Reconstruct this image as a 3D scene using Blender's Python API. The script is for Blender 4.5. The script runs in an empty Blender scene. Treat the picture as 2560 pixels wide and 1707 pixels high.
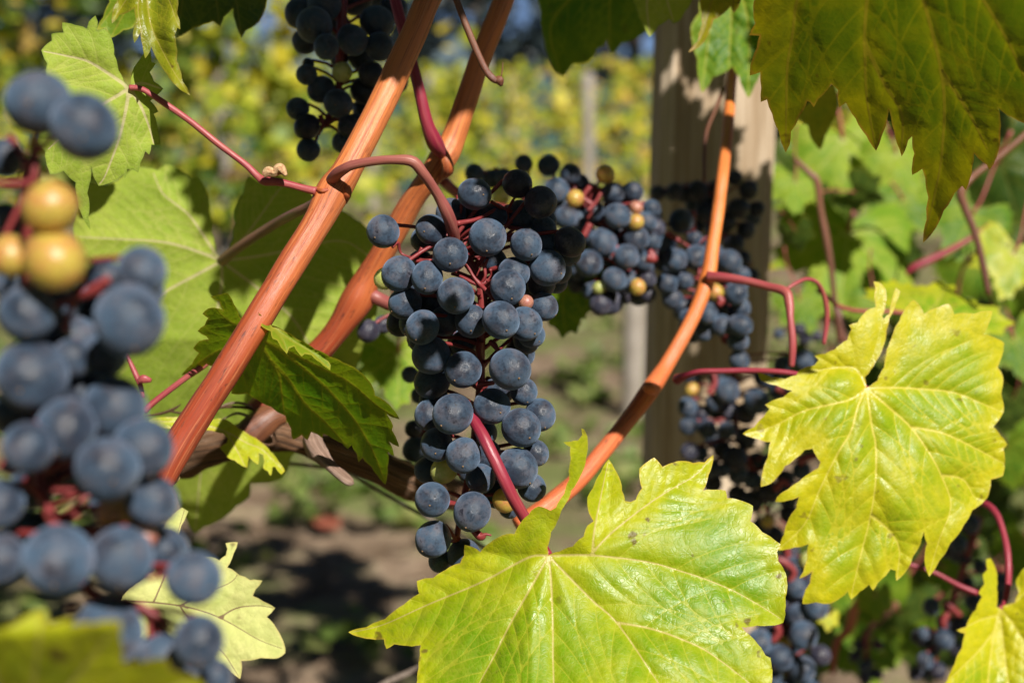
import bpy, bmesh, math, random
import numpy as np
from mathutils import Vector, Matrix, noise as mnoise
from mathutils.geometry import delaunay_2d_cdt

random.seed(11); rng = np.random.default_rng(11)
SC = bpy.context.scene
COL = SC.collection

# ------------------------------------------------------------------ camera, sky, sun, exposure
PITCH = math.radians(8.0); CAMZ = 1.0; LENS = 50.0
FW, FH = 2560.0, 1707.0
F = FW*LENS/36.0
cam = bpy.data.cameras.new("camera"); cam.lens = LENS; cam.sensor_width = 36.0
cam.clip_start = 0.02; cam.clip_end = 2000
cam.dof.use_dof = True; cam.dof.focus_distance = 0.493; cam.dof.aperture_fstop = 8.4; cam.dof.aperture_blades = 8
camo = bpy.data.objects.new("camera", cam); COL.objects.link(camo)
camo.location = (0, 0, CAMZ); camo.rotation_euler = (math.pi/2-PITCH, 0, 0)
SC.camera = camo

UPC = Vector((0, math.sin(PITCH), math.cos(PITCH))); FWD = Vector((0, math.cos(PITCH), -math.sin(PITCH)))
S_CAM = Vector((0.33, 0.55, 0.77)).normalized()                # towards the sun: right, up, towards the camera
S_W = (Vector((1, 0, 0))*S_CAM.x + UPC*S_CAM.y - FWD*S_CAM.z).normalized()
sun = bpy.data.lights.new("sun", 'SUN'); sun.energy = 5.0; sun.angle = math.radians(0.53); sun.color = (1.0, 0.955, 0.89)
suno = bpy.data.objects.new("sun", sun); COL.objects.link(suno)
suno.rotation_euler = (-S_W).to_track_quat('-Z', 'Y').to_euler(); suno.location = (1, -2, 4)
W = bpy.data.worlds.new("World"); SC.world = W; W.use_nodes = True
wn = W.node_tree.nodes; wl = W.node_tree.links; wn.clear()
sky = wn.new('ShaderNodeTexSky'); sky.sky_type = 'NISHITA'; sky.sun_disc = False
sky.sun_elevation = math.asin(S_W.z); sky.sun_rotation = math.atan2(S_W.x, S_W.y)
sky.air_density = 0.3; sky.dust_density = 0.15; sky.altitude = 600
bgn = wn.new('ShaderNodeBackground'); bgn.inputs[1].default_value = 0.05
wo = wn.new('ShaderNodeOutputWorld'); wl.new(sky.outputs[0], bgn.inputs[0]); wl.new(bgn.outputs[0], wo.inputs[0])
SC.view_settings.view_transform = 'Standard'; SC.view_settings.look = 'None'
SC.view_settings.exposure = 0.62; SC.view_settings.gamma = 1.0
SC.render.engine = 'CYCLES'
cy = SC.cycles
cy.max_bounces = 7; cy.diffuse_bounces = 3; cy.glossy_bounces = 3; cy.transmission_bounces = 5; cy.transparent_max_bounces = 6
cy.sample_clamp_indirect = 6.0; cy.use_denoising = True; cy.caustics_reflective = False; cy.caustics_refractive = False

# ------------------------------------------------------------------ picture measurements -> points in space
VIEWS = {'V': (0, 0, 2560/2352), 'A': (0, 0, .5485), 'B': (850, 0, .5485), 'C': (1700, 0, .5485), 'D': (0, 847, .5485), 'E': (850, 847, .5485), 'F': (1700, 847, .5485),
         'S': (360, 680, 720/1568), 'G': (960, 380, 540/1568), 'T': (640, 0, 540/1924), 'P': (1500, 300, 600/1568), 'Q': (1600, 880, 600/1138), 'U': (2060, 1150, 500/1408)}
def PX(v, pts):
    ox, oy, s = VIEWS[v]
    return [(ox+p[0]*s, oy+p[1]*s) for p in pts]
def P(x, y, d):
    """world point seen at photo pixel (x, y), d metres in front of the lens"""
    return Vector((0, 0, CAMZ)) + Vector((1, 0, 0))*((x-FW/2)*d/F) + UPC*(-(y-FH/2)*d/F) + FWD*d
_R = np.array([[1, 0, 0], list(UPC), list(FWD)])
def PN(x, y, d):
    X = (x-FW/2)*d/F; Y = -(y-FH/2)*d/F
    return np.stack([X, Y, d], 1) @ _R + np.array([0, 0, CAMZ])

# ------------------------------------------------------------------ object helpers
def tag(o, label=None, cat=None, group=None, kind=None):
    if label: o['label'] = label
    if cat: o['category'] = cat
    if group: o['group'] = group
    if kind: o['kind'] = kind
    return o
def empty(name, loc):
    o = bpy.data.objects.new(name, None); COL.objects.link(o); o.location = loc; o.empty_display_size = .01
    return o
def link(name, me, parent=None, loc=None):
    o = bpy.data.objects.new(name, me); COL.objects.link(o)
    if parent is not None: o.parent = parent
    if loc is not None: o.location = loc
    return o
def mesh_np(name, V, tris, mats, smooth=True, uv=None, attrs=None, mi=None):
    me = bpy.data.meshes.new(name)
    me.from_pydata([tuple(v) for v in V], [], [tuple(int(i) for i in t) for t in tris])
    for m in mats: me.materials.append(m)
    if smooth: me.polygons.foreach_set('use_smooth', [True]*len(me.polygons))
    if mi is not None: me.polygons.foreach_set('material_index', [int(i) for i in mi])
    if uv is not None:
        l = me.uv_layers.new(name='UVMap'); idx = np.empty(len(me.loops), dtype=np.int32)
        me.loops.foreach_get('vertex_index', idx)
        if len(uv) == len(me.loops): l.data.foreach_set('uv', np.asarray(uv, dtype=np.float32).ravel())
        else: l.data.foreach_set('uv', np.asarray(uv, dtype=np.float32)[idx].ravel())
    for k, a in (attrs or {}).items():
        a = np.asarray(a, dtype=np.float32)
        if a.ndim == 1: me.attributes.new(k, 'FLOAT', 'POINT').data.foreach_set('value', a)
        else: me.attributes.new(k, 'FLOAT_VECTOR', 'POINT').data.foreach_set('vector', a.ravel())
    me.update()
    return me

# ------------------------------------------------------------------ materials
class NT:
    def __init__(s, name):
        s.m = bpy.data.materials.new(name); s.m.use_nodes = True; s.t = s.m.node_tree; s.t.nodes.clear()
        s.out = s.n('ShaderNodeOutputMaterial')
    def n(s, typ, **k):
        nd = s.t.nodes.new(typ)
        for a, b in k.items(): setattr(nd, a, b)
        return nd
    def l(s, a, b): s.t.links.new(a, b)
    def put(s, sock, v):
        if isinstance(v, (int, float)): sock.default_value = v
        elif isinstance(v, tuple):
            sock.default_value = v if len(v) == len(sock.default_value) else (*v, 1.0)[:len(sock.default_value)]
        else: s.l(v, sock)
    def math(s, op, a, b=0.0, c=0.0, clamp=False):
        nd = s.n('ShaderNodeMath', operation=op, use_clamp=clamp); s.put(nd.inputs[0], a); s.put(nd.inputs[1], b)
        if op in ('MULTIPLY_ADD', 'SMOOTH_MIN'): s.put(nd.inputs[2], c)
        return nd.outputs[0]
    def vmath(s, op, a, b):
        nd = s.n('ShaderNodeVectorMath', operation=op); s.put(nd.inputs[0], a); s.put(nd.inputs[1], b); return nd.outputs[0]
    def mix(s, f, a, b, blend='MIX'):
        nd = s.n('ShaderNodeMix', data_type='RGBA', blend_type=blend); s.put(nd.inputs[0], f); s.put(nd.inputs[6], a); s.put(nd.inputs[7], b)
        return nd.outputs[2]
    def rng(s, v, a, b, c=0.0, d=1.0, smooth=True):
        nd = s.n('ShaderNodeMapRange', interpolation_type='SMOOTHSTEP' if smooth else 'LINEAR'); s.put(nd.inputs[0], v)
        for i, x in enumerate((a, b, c, d)): s.put(nd.inputs[i+1], x)
        return nd.outputs[0]
    def noise(s, vec, scale, detail=3.0, rough=.55, dist=0.0):
        nd = s.n('ShaderNodeTexNoise'); s.put(nd.inputs['Vector'], vec); s.put(nd.inputs['Scale'], scale)
        nd.inputs['Detail'].default_value = detail; nd.inputs['Roughness'].default_value = rough; nd.inputs['Distortion'].default_value = dist
        return nd.outputs['Fac']
    def voro(s, vec, scale, feature='DISTANCE_TO_EDGE'):
        nd = s.n('ShaderNodeTexVoronoi', feature=feature); s.put(nd.inputs['Vector'], vec); s.put(nd.inputs['Scale'], scale); return nd.outputs['Distance']
    def attr(s, name, out='Fac'):
        nd = s.n('ShaderNodeAttribute', attribute_name=name); return nd.outputs[out]
    def bump(s, h, strength, dist):
        nd = s.n('ShaderNodeBump'); s.put(nd.inputs['Height'], h); nd.inputs['Strength'].default_value = strength; nd.inputs['Distance'].default_value = dist
        return nd.outputs[0]
    def bsdf(s, color, rough=.5, spec=.5, normal=None, **k):
        nd = s.n('ShaderNodeBsdfPrincipled'); s.put(nd.inputs['Base Color'], color); s.put(nd.inputs['Roughness'], rough); s.put(nd.inputs['Specular IOR Level'], spec)
        for a, b in k.items(): s.put(nd.inputs[a.replace('_', ' ')], b)
        if normal is not None: s.l(normal, nd.inputs['Normal'])
        return nd.outputs[0]
    def done(s, sh):
        s.l(sh, s.out.inputs[0]); return s.m

def leaf_mat(name, green, yellow, vein, yel=0.35, edge=0.6, trans=0.35, tcol=None, rough=.42, spec=.45, spots=0.5, bump=1.0, vein_w=1.0, margin=(.50, .38, .04), v2s=.5, tert=.2):
    """vine leaf: green to yellow patches, yellowing rim, network of veins, small rusty spots"""
    s = NT(name); lp = s.attr('lp', 'Vector'); oi = s.n('ShaderNodeObjectInfo').outputs['Random']
    off = s.n('ShaderNodeCombineXYZ'); s.put(off.inputs[2], s.math('MULTIPLY', oi, 3.0)); vec = s.vmath('ADD', lp, off.outputs[0])
    big = s.noise(vec, 22, 3, .6); mid = s.noise(vec, 90, 3, .6); fine = s.noise(vec, 420, 2, .6)
    vd1 = s.attr('vd1'); vd2 = s.attr('vd2'); ed = s.attr('ed')
    cell = s.voro(vec, 260)
    cell2 = s.voro(vec, 620)
    y = s.math('MULTIPLY', s.rng(s.math('MULTIPLY_ADD', mid, .45, big), .55, .98), 1.0)
    y = s.math('MULTIPLY_ADD', y, .9, yel-.45)
    y = s.math('ADD', y, s.math('MULTIPLY', s.rng(ed, .011, .0), edge), clamp=True)
    col = s.mix(y, green, yellow)
    col = s.mix(s.math('MULTIPLY', s.rng(fine, .35, .7), .25), col, tuple(c*.72 for c in green))
    tm = s.math('MULTIPLY', s.rng(cell, .09, .015), tert)
    tm2 = s.math('MULTIPLY', s.rng(cell2, .10, .02), tert*.6)
    col = s.mix(s.math('MAXIMUM', tm, tm2), col, tuple(.5*a+.5*b for a, b in zip(vein, yellow)))
    v1 = s.rng(vd1, 1.0*vein_w, .35*vein_w); v2 = s.math('MULTIPLY', s.rng(vd2, 1.15*vein_w, .25*vein_w), v2s)
    halo = s.math('MULTIPLY', s.rng(vd1, 5.0, .8), .3)
    col = s.mix(halo, col, yellow)
    col = s.mix(v2, col, tuple(.25*a+.75*b for a, b in zip(vein, yellow)))
    col = s.mix(v1, col, vein)
    rim = s.math('MULTIPLY', s.rng(s.math('MULTIPLY_ADD', mid, .0016, ed), .0016, .0007), s.rng(big, .35, .6, .25, .85))
    col = s.mix(rim, col, margin)
    sp = s.noise(vec, 150, 2, .5); sp2 = s.noise(vec, 34, 2, .5)
    spm = s.math('MULTIPLY', s.math('MULTIPLY', s.rng(sp, .655, .72), s.rng(sp2, .42, .56)), spots)
    col = s.mix(spm, col, (.10, .045, .015))
    h = s.math('MULTIPLY_ADD', s.rng(cell, 0, .35), .38, s.math('MULTIPLY', mid, .9))
    h = s.math('MULTIPLY_ADD', s.rng(cell2, 0, .2), .22, h); h = s.math('MULTIPLY_ADD', fine, .25, h)
    h = s.math('MULTIPLY_ADD', s.math('MAXIMUM', v1, v2), -.5, h)
    nrm = s.bump(h, .23*bump, .001)
    rg = s.rng(mid, .3, .7, rough-.07, rough+.13)
    pb = s.bsdf(col, rg, spec, nrm)
    tb = s.n('ShaderNodeBsdfTranslucent')
    tc = s.mix(1.0, col, tcol or (1.0, 1.0, .35), 'MULTIPLY'); s.l(tc, tb.inputs[0]); s.l(nrm, tb.inputs['Normal'])
    mx = s.n('ShaderNodeMixShader'); mx.inputs[0].default_value = trans; s.l(pb, mx.inputs[1]); s.l(tb.outputs[0], mx.inputs[2])
    return s.done(mx.outputs[0])

def grape_mat(name, skin, bloom, amount=.85, warm=(.20, .17, .19), rough=.5, sheen=.28):
    s = NT(name); tc = s.n('ShaderNodeTexCoord').outputs['Object']; oi = s.n('ShaderNodeObjectInfo').outputs['Random']
    off = s.n('ShaderNodeCombineXYZ'); s.put(off.inputs[0], s.math('MULTIPLY', oi, 37.0)); s.put(off.inputs[1], s.math('MULTIPLY', oi, 91.0))
    v = s.vmath('ADD', tc, off.outputs[0])
    n1 = s.noise(v, 1.3, 4, .6); n2 = s.noise(v, 5.5, 4, .65, .5); n3 = s.noise(v, 26, 3, .7)
    sc = s.n('ShaderNodeMapping'); s.l(v, sc.inputs[0]); sc.inputs['Scale'].default_value = (3, 22, 5); sc.inputs['Rotation'].default_value = (.6, .4, 1.0)
    scr = s.noise(sc.outputs[0], 1.6, 3, .7, .6)
    cover = s.rng(n2, .22, .52, .55, 1.0)
    rub = s.math('MAXIMUM', s.math('MULTIPLY', s.rng(n1, .64, .69), s.rng(n2, .40, .58)), s.math('MULTIPLY', s.rng(n2, .66, .74), .8))              # places where the bloom is rubbed off
    cover = s.math('MULTIPLY', cover, s.math('SUBTRACT', 1.0, s.math('MULTIPLY', rub, .85)))
    cover = s.math('MULTIPLY', cover, s.rng(scr, .27, .34, .55, 1.0))
    cover = s.math('MULTIPLY', cover, s.rng(s.math('MULTIPLY_ADD', n2, .5, s.noise(v, .9, 2, .5)), .55, .88, .38, 1.0))
    cover = s.math('MULTIPLY', cover, s.math('MULTIPLY_ADD', oi, .42, amount-.16), clamp=True)
    bl = s.mix(s.math('MULTIPLY', s.rng(n1, .42, .68), .55), bloom, warm)
    bl = s.mix(s.math('MULTIPLY', s.rng(n3, .4, .75), .35), bl, tuple(c*.72 for c in bloom))
    col = s.mix(cover, skin, bl)
    speck = s.rng(s.noise(v, 9.5, 1, .4), .735, .76)
    col = s.mix(s.math('MULTIPLY', speck, .85), col, (.02, .014, .012))
    rg = s.rng(cover, .2, .8, .28, rough+.02)
    h = s.math('MULTIPLY_ADD', n3, .35, n2)
    sh = s.bsdf(col, rg, .3, s.bump(h, .16, .05), Diffuse_Roughness=1.0, Sheen_Weight=sheen, Sheen_Roughness=.45, Sheen_Tint=(.55, .72, 1.0))
    return s.done(sh)

def unripe_mat(name, c1, c2):
    s = NT(name); tc = s.n('ShaderNodeTexCoord').outputs['Object']; oi = s.n('ShaderNodeObjectInfo').outputs['Random']
    off = s.n('ShaderNodeCombineXYZ'); s.put(off.inputs[0], s.math('MULTIPLY', oi, 37.0)); v = s.vmath('ADD', tc, off.outputs[0])
    n1 = s.noise(v, 1.2, 3, .6); n2 = s.noise(v, 11, 3, .6)
    col = s.mix(s.rng(n1, .35, .68), c1, c2); col = s.mix(s.math('MULTIPLY', s.rng(n2, .55, .8), .4), col, tuple(c*.6 for c in c2))
    sh = s.bsdf(col, .36, .5, s.bump(n2, .1, .05), Subsurface_Weight=.35, Subsurface_Scale=.12, Subsurface_Radius=(1.0, .7, .25))
    return s.done(sh)

def stalk_mat(name, c1, c2, pale, rough=.45, spk=.5):
    s = NT(name); uv = s.n('ShaderNodeUVMap').outputs[0]
    mp = s.n('ShaderNodeMapping'); s.l(uv, mp.inputs[0]); mp.inputs['Scale'].default_value = (9, 130, 1)
    mq = s.n('ShaderNodeMapping'); s.l(uv, mq.inputs[0]); mq.inputs['Scale'].default_value = (11, 40, 1)
    mr = s.n('ShaderNodeMapping'); s.l(uv, mr.inputs[0]); mr.inputs['Scale'].default_value = (1.5, 28, 1)
    a = s.noise(mr.outputs[0], 1, 3, .6); b = s.noise(mq.outputs[0], 1, 4, .65); c = s.noise(mp.outputs[0], 1, 3, .6)
    col = s.mix(s.rng(a, .32, .68), c1, c2)
    col = s.mix(s.math('MULTIPLY', s.rng(b, .42, .75), .45), col, pale)
    col = s.mix(s.math('MULTIPLY', s.rng(c, .62, .76), spk), col, tuple(x*.35 for x in c1))
    h = s.math('MULTIPLY_ADD', c, .4, b)
    return s.done(s.bsdf(col, rough, .45, s.bump(h, .35, .0006)))

def cane_mat(name, hi, lo, dark, pale):
    s = NT(name); uv = s.n('ShaderNodeUVMap').outputs[0]; t = s.attr('along')
    def mp(x, y):
        m = s.n('ShaderNodeMapping'); s.l(uv, m.inputs[0]); m.inputs['Scale'].default_value = (x, y, 1); return m.outputs[0]
    fib = s.noise(mp(26, 16), 1, 6, .74, .6); broad = s.noise(mp(3, 12), 1, 3, .6); flk = s.noise(mp(20, 120), 1, 4, .7, .5); st2 = s.noise(mp(40, 14), 1, 4, .66)
    col = s.mix(s.rng(s.math('MULTIPLY_ADD', broad, .5, s.math('SUBTRACT', t, .25)), .2, .85), hi, lo)
    col = s.mix(s.math('MULTIPLY', s.rng(fib, .45, .66), .7), col, dark)
    col = s.mix(s.math('MULTIPLY', s.rng(st2, .52, .70), .45), col, pale)
    fm = s.math('MULTIPLY', s.rng(flk, .56, .68), s.rng(s.math('ADD', t, broad), .55, 1.15))
    col = s.mix(s.math('MULTIPLY', fm, .7), col, (.055, .022, .018))
    h = s.math('MULTIPLY_ADD', st2, .4, fib)
    return s.done(s.bsdf(col, s.rng(fib, .3, .7, .36, .52), .5, s.bump(h, .4, .0009)))

def bark_mat(name, dark, mid, pale):
    s = NT(name); uv = s.n('ShaderNodeUVMap').outputs[0]
    def mp(x, y):
        m = s.n('ShaderNodeMapping'); s.l(uv, m.inputs[0]); m.inputs['Scale'].default_value = (x, y, 1); return m.outputs[0]
    a = s.noise(mp(34, 14), 1, 5, .7, .8); b = s.noise(mp(90, 40), 1, 4, .7); c = s.noise(mp(4, 25), 1, 3, .6)
    col = s.mix(s.rng(a, .36, .62), dark, mid); col = s.mix(s.math('MULTIPLY', s.rng(b, .45, .7), s.rng(c, .35, .65)), col, pale)
    return s.done(s.bsdf(col, .85, .2, s.bump(s.math('MULTIPLY_ADD', b, .5, a), .9, .003)))

def plain_mat(name, c1, c2, scale, rough=.8, bump=.3, bd=.01):
    s = NT(name); tc = s.n('ShaderNodeTexCoord').outputs['Object']
    n = s.noise(tc, scale, 5, .65)
    return s.done(s.bsdf(s.mix(s.rng(n, .3, .7), c1, c2), rough, .25, s.bump(n, bump, bd)))

M = {}
M['leaf_yg'] = leaf_mat('leaf_yellow_green', (.150, .285, .003), (.41, .43, .005), (.46, .40, .10), vein_w=.62, yel=.44, edge=.75, trans=.27, rough=.43, spec=.42, spots=.75)
M['leaf_yl'] = leaf_mat('leaf_yellow', (.20, .33, .003), (.50, .46, .005), (.56, .50, .06), vein_w=.8, yel=.58, edge=.7, trans=.30, spots=.5, rough=.42, spec=.45, v2s=.6)
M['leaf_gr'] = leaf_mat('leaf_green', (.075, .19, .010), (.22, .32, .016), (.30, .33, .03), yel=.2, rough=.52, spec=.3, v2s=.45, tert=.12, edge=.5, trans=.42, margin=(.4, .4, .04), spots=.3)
M['leaf_un'] = leaf_mat('leaf_underside', (.32, .45, .045), (.46, .53, .075), (.60, .54, .26), yel=.4, edge=.15, trans=.42, rough=.65, spec=.2, spots=.12, tert=.22, margin=(.22, .3, .05))
M['leaf_hg'] = leaf_mat('leaf_soft_green', (.14, .27, .012), (.30, .38, .020), (.36, .40, .10), yel=.36, edge=.2, trans=.38, rough=.55, spec=.22, spots=.2, tert=.15)
M['leaf_tw'] = leaf_mat('leaf_twisted_olive', (.15, .20, .008), (.36, .34, .010), (.36, .32, .05), yel=.4, edge=.3, trans=.4, spots=.8, v2s=.4, vein_w=.6, margin=(.22, .15, .03))
M['leaf_gl'] = leaf_mat('leaf_backlit_green', (.13, .32, .012), (.32, .42, .018), (.36, .40, .03), yel=.2, edge=.5, trans=.58, rough=.5, spec=.35, margin=(.5, .46, .05), v2s=.45, tert=.1, spots=.3)
M['leaf_ol'] = leaf_mat('leaf_olive', (.125, .19, .008), (.44, .38, .008), (.34, .28, .03), yel=.30, edge=.5, trans=.55, bump=.5, spots=.8, v2s=.3, tert=.1, margin=(.5, .24, .06))
M['leaf_pa'] = leaf_mat('leaf_pale_dry', (.40, .47, .12), (.56, .56, .20), (.20, .13, .07), yel=.5, edge=.3, trans=.25, rough=.6, spec=.2, spots=1.0, tert=.18, vein_w=.4, v2s=.12, margin=(.52, .44, .16))
M['leaf_dk'] = leaf_mat('leaf_shade_green', (.035, .085, .010), (.10, .15, .012), (.14, .16, .03), yel=.2, edge=.3, trans=.4, spots=.2)  # shade is put into the colour: darker green for dim leaves
M['grape'] = grape_mat('grape_skin_bloom', (.009, .008, .014), (.051, .083, .128), warm=(.145, .118, .125), sheen=.22)
M['grape_dk'] = grape_mat('grape_skin_purple_shade', (.014, .009, .016), (.045, .05, .078), amount=.7, rough=.42, sheen=.08)  # less bloom; shade on these berries is put into the darker colours
M['grape_gl'] = grape_mat('grape_skin_glossy', (.010, .009, .016), (.04, .05, .075), amount=.3, rough=.25, sheen=.04)
M['unripe_y'] = unripe_mat('grape_unripe_yellow', (.50, .33, .05), (.54, .20, .06))
M['unripe_g'] = unripe_mat('grape_unripe_green', (.56, .52, .16), (.38, .42, .08))
M['unripe_p'] = unripe_mat('grape_unripe_pink', (.50, .20, .11), (.40, .13, .09))
M['tip'] = plain_mat('grape_tip', (.32, .2, .1), (.08, .045, .03), 900, .8)
M['stem'] = stalk_mat('grape_stem_red', (.16, .016, .022), (.26, .038, .034), (.38, .11, .08))
M['peduncle'] = stalk_mat('peduncle_pink_brown', (.23, .050, .050), (.29, .10, .070), (.42, .19, .13), .45)
M['petiole'] = stalk_mat('petiole_magenta', (.19, .010, .032), (.29, .032, .048), (.40, .10, .09), .38)
M['petiole_pk'] = stalk_mat('petiole_pink', (.28, .034, .052), (.34, .085, .068), (.46, .18, .14), .4)
M['petiole_br'] = stalk_mat('petiole_brown', (.15, .075, .05), (.24, .10, .07), (.34, .18, .1), .45)
M['cane'] = cane_mat('cane_orange_bark', (.62, .19, .050), (.31, .048, .018), (.20, .038, .018), (.74, .34, .15))
M['cane_or'] = cane_mat('cane_bright_orange_bark', (.70, .20, .035), (.58, .13, .04), (.38, .08, .03), (.85, .42, .2))
M['cane_br'] = cane_mat('cane_brown_bark', (.19, .070, .030), (.14, .045, .026), (.07, .03, .018), (.28, .13, .07))
M['bark'] = bark_mat('old_wood_bark', (.045, .025, .014), (.22, .11, .055), (.50, .33, .22))
M['spur'] = bark_mat('spur_bark', (.34, .20, .14), (.60, .40, .30), (.72, .56, .46))
M['dry'] = plain_mat('dry_bud_scale', (.55, .38, .2), (.3, .14, .07), 700, .8, .5, .001)
M['wire'] = plain_mat('wire_weathered', (.12, .09, .07), (.2, .16, .13), 300, .6)

# ------------------------------------------------------------------ tubes
def crom(pts, n):
    p = np.asarray(pts, float)
    if len(p) == 2: t = np.linspace(0, 1, n)[:, None]; return p[0]*(1-t)+p[1]*t
    q = np.vstack([2*p[0]-p[1], p, 2*p[-1]-p[-2]]); out = []; m = len(p)-1
    for k in range(n):
        u = min(k/(n-1)*m, m-1e-6); i = int(u); t = u-i; a, b, c, d = q[i], q[i+1], q[i+2], q[i+3]
        out.append(.5*((2*b)+(-a+c)*t+(2*a-5*b+4*c-d)*t*t+(-a+3*b-3*c+d)*t**3))
    return np.array(out)
def tube_geo(pts, rad, n=None, seg=12, wob=0.0, seed=0, cap=True, ridges=0.0):
    """pts: control points in space, rad: radius at each control point"""
    pts = [tuple(p) for p in pts]; n = n or max(8, 6*(len(pts)-1)+1)
    C = crom([p+(r,) for p, r in zip(pts, rad)], n); R_ = np.maximum(C[:, 3], 1e-5); C = C[:, :3]
    T = np.gradient(C, axis=0); T /= np.linalg.norm(T, axis=1)[:, None]+1e-12
    N = np.array(FWD, float); V = []; UV = []; AL = []; s = 0
    for i in range(n):
        if i: s += np.linalg.norm(C[i]-C[i-1])
        N = N-T[i]*N.dot(T[i]); ln = np.linalg.norm(N)
        if ln < 1e-6: N = np.cross(T[i], [1, 0, .3]); ln = np.linalg.norm(N)
        N /= ln; B_ = np.cross(T[i], N)
        for k in range(seg):
            a = 2*math.pi*k/seg; r = R_[i]
            if wob: r *= 1+wob*mnoise.noise(Vector((math.cos(a)*1.3+seed*7, math.sin(a)*1.3, s*90)))
            if ridges: r *= 1+ridges*mnoise.noise(Vector((math.cos(a)*4+seed*3, math.sin(a)*4, s*22)))
            V.append(C[i]+(N*math.cos(a)+B_*math.sin(a))*r); UV.append((k/seg, s)); AL.append(i/(n-1))
    V = np.array(V); Fc = []; LUV = []
    for i in range(n-1):
        for k in range(seg):
            k2 = (k+1) % seg; Fc.append((i*seg+k, i*seg+k2, (i+1)*seg+k2, (i+1)*seg+k))
            u1 = (k+1)/seg
            LUV += [(k/seg, UV[i*seg][1]), (u1, UV[i*seg][1]), (u1, UV[(i+1)*seg][1]), (k/seg, UV[(i+1)*seg][1])]
    if cap:
        Fc.append(tuple(range(seg))[::-1]); LUV += [UV[j] for j in range(seg)][::-1]
        Fc.append(tuple((n-1)*seg+k for k in range(seg))); LUV += [UV[(n-1)*seg+k] for k in range(seg)]
    return V, Fc, LUV, AL
def join_geo(gs):
    V, Fc, L, A = [], [], [], []; o = 0
    for v, f, l, a in gs:
        V.append(v); Fc += [tuple(i+o for i in t) for t in f]; L += list(l); A += list(a); o += len(v)
    return np.vstack(V), Fc, L, A
def tube_mesh(name, geos, mat, origin):
    V, Fc, L, A = join_geo(geos)
    return mesh_np(name, V-np.array(origin), Fc, [mat], True, L, {'along': A})
def tp(view, pts, d, r):
    """tube from a traced line: pts (x, y) in view, d depth or list, r half widths in view pixels or list"""
    q = PX(view, pts); n = len(q); s = VIEWS[view][2]
    d = [d]*n if isinstance(d, (int, float)) else d
    if len(d) == 2 and n > 2: d = list(np.linspace(d[0], d[1], n))
    r = [r]*n if isinstance(r, (int, float)) else r
    if len(r) == 2 and n > 2: r = list(np.linspace(r[0], r[1], n))
    return [P(x, y, z) for (x, y), z in zip(q, d)], [a*s/F*z for a, z in zip(r, d)]
def stick(name, label, cat, view, pts, d, r, mat, parent=None, seg=14, wob=.05, n=None, group=None, seed=None, ridges=0.0, extra=()):
    p, rr = tp(view, pts, d, r); g = [tube_geo(p, rr, n, seg, wob, random.random()*9, ridges=ridges)]+list(extra)
    org = p[0]; base = parent.location if parent is not None else org
    me = tube_mesh(name, g, mat, base)
    o = link(name, me, parent, None if parent is not None else org)
    if parent is None: tag(o, label, cat, group)
    elif label: o['label'] = label
    return o

# ------------------------------------------------------------------ leaves
def pip(pts, poly):
    x, y = pts[:, 0], pts[:, 1]; ins = np.zeros(len(pts), bool); m = len(poly)
    for i in range(m):
        x1, y1 = poly[i]; x2, y2 = poly[(i+1) % m]
        c = (y1 > y) != (y2 > y)
        if c.any():
            xi = (x2-x1)*(y-y1)/((y2-y1) if y2 != y1 else 1e-12)+x1; ins ^= c & (x < xi)
    return ins
def seg_dist(pts, segs, w0=None, w1=None):
    """min over segments of distance (or of distance / local width)"""
    best = np.full(len(pts), 1e9)
    for k, (a, b) in enumerate(segs):
        ab = b-a; L2 = ab.dot(ab)+1e-12; t = np.clip(((pts-a) @ ab)/L2, 0, 1)
        d = np.linalg.norm(pts-(a+t[:, None]*ab), axis=1)
        if w0 is not None: d = d/(w0[k]+(w1[k]-w0[k])*t)
        best = np.minimum(best, d)
    return best
def resample(poly, step):
    p = np.asarray(poly, float); d = np.r_[0, np.cumsum(np.linalg.norm(np.diff(p, axis=0), axis=1))]
    n = max(2, int(d[-1]/step)+1); s = np.linspace(0, d[-1], n)
    return np.stack([np.interp(s, d, p[:, 0]), np.interp(s, d, p[:, 1])], 1), d[-1]
def rot2(v, a): c, s_ = math.cos(a), math.sin(a); return np.array([c*v[0]-s_*v[1], s_*v[0]+c*v[1]])

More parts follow.
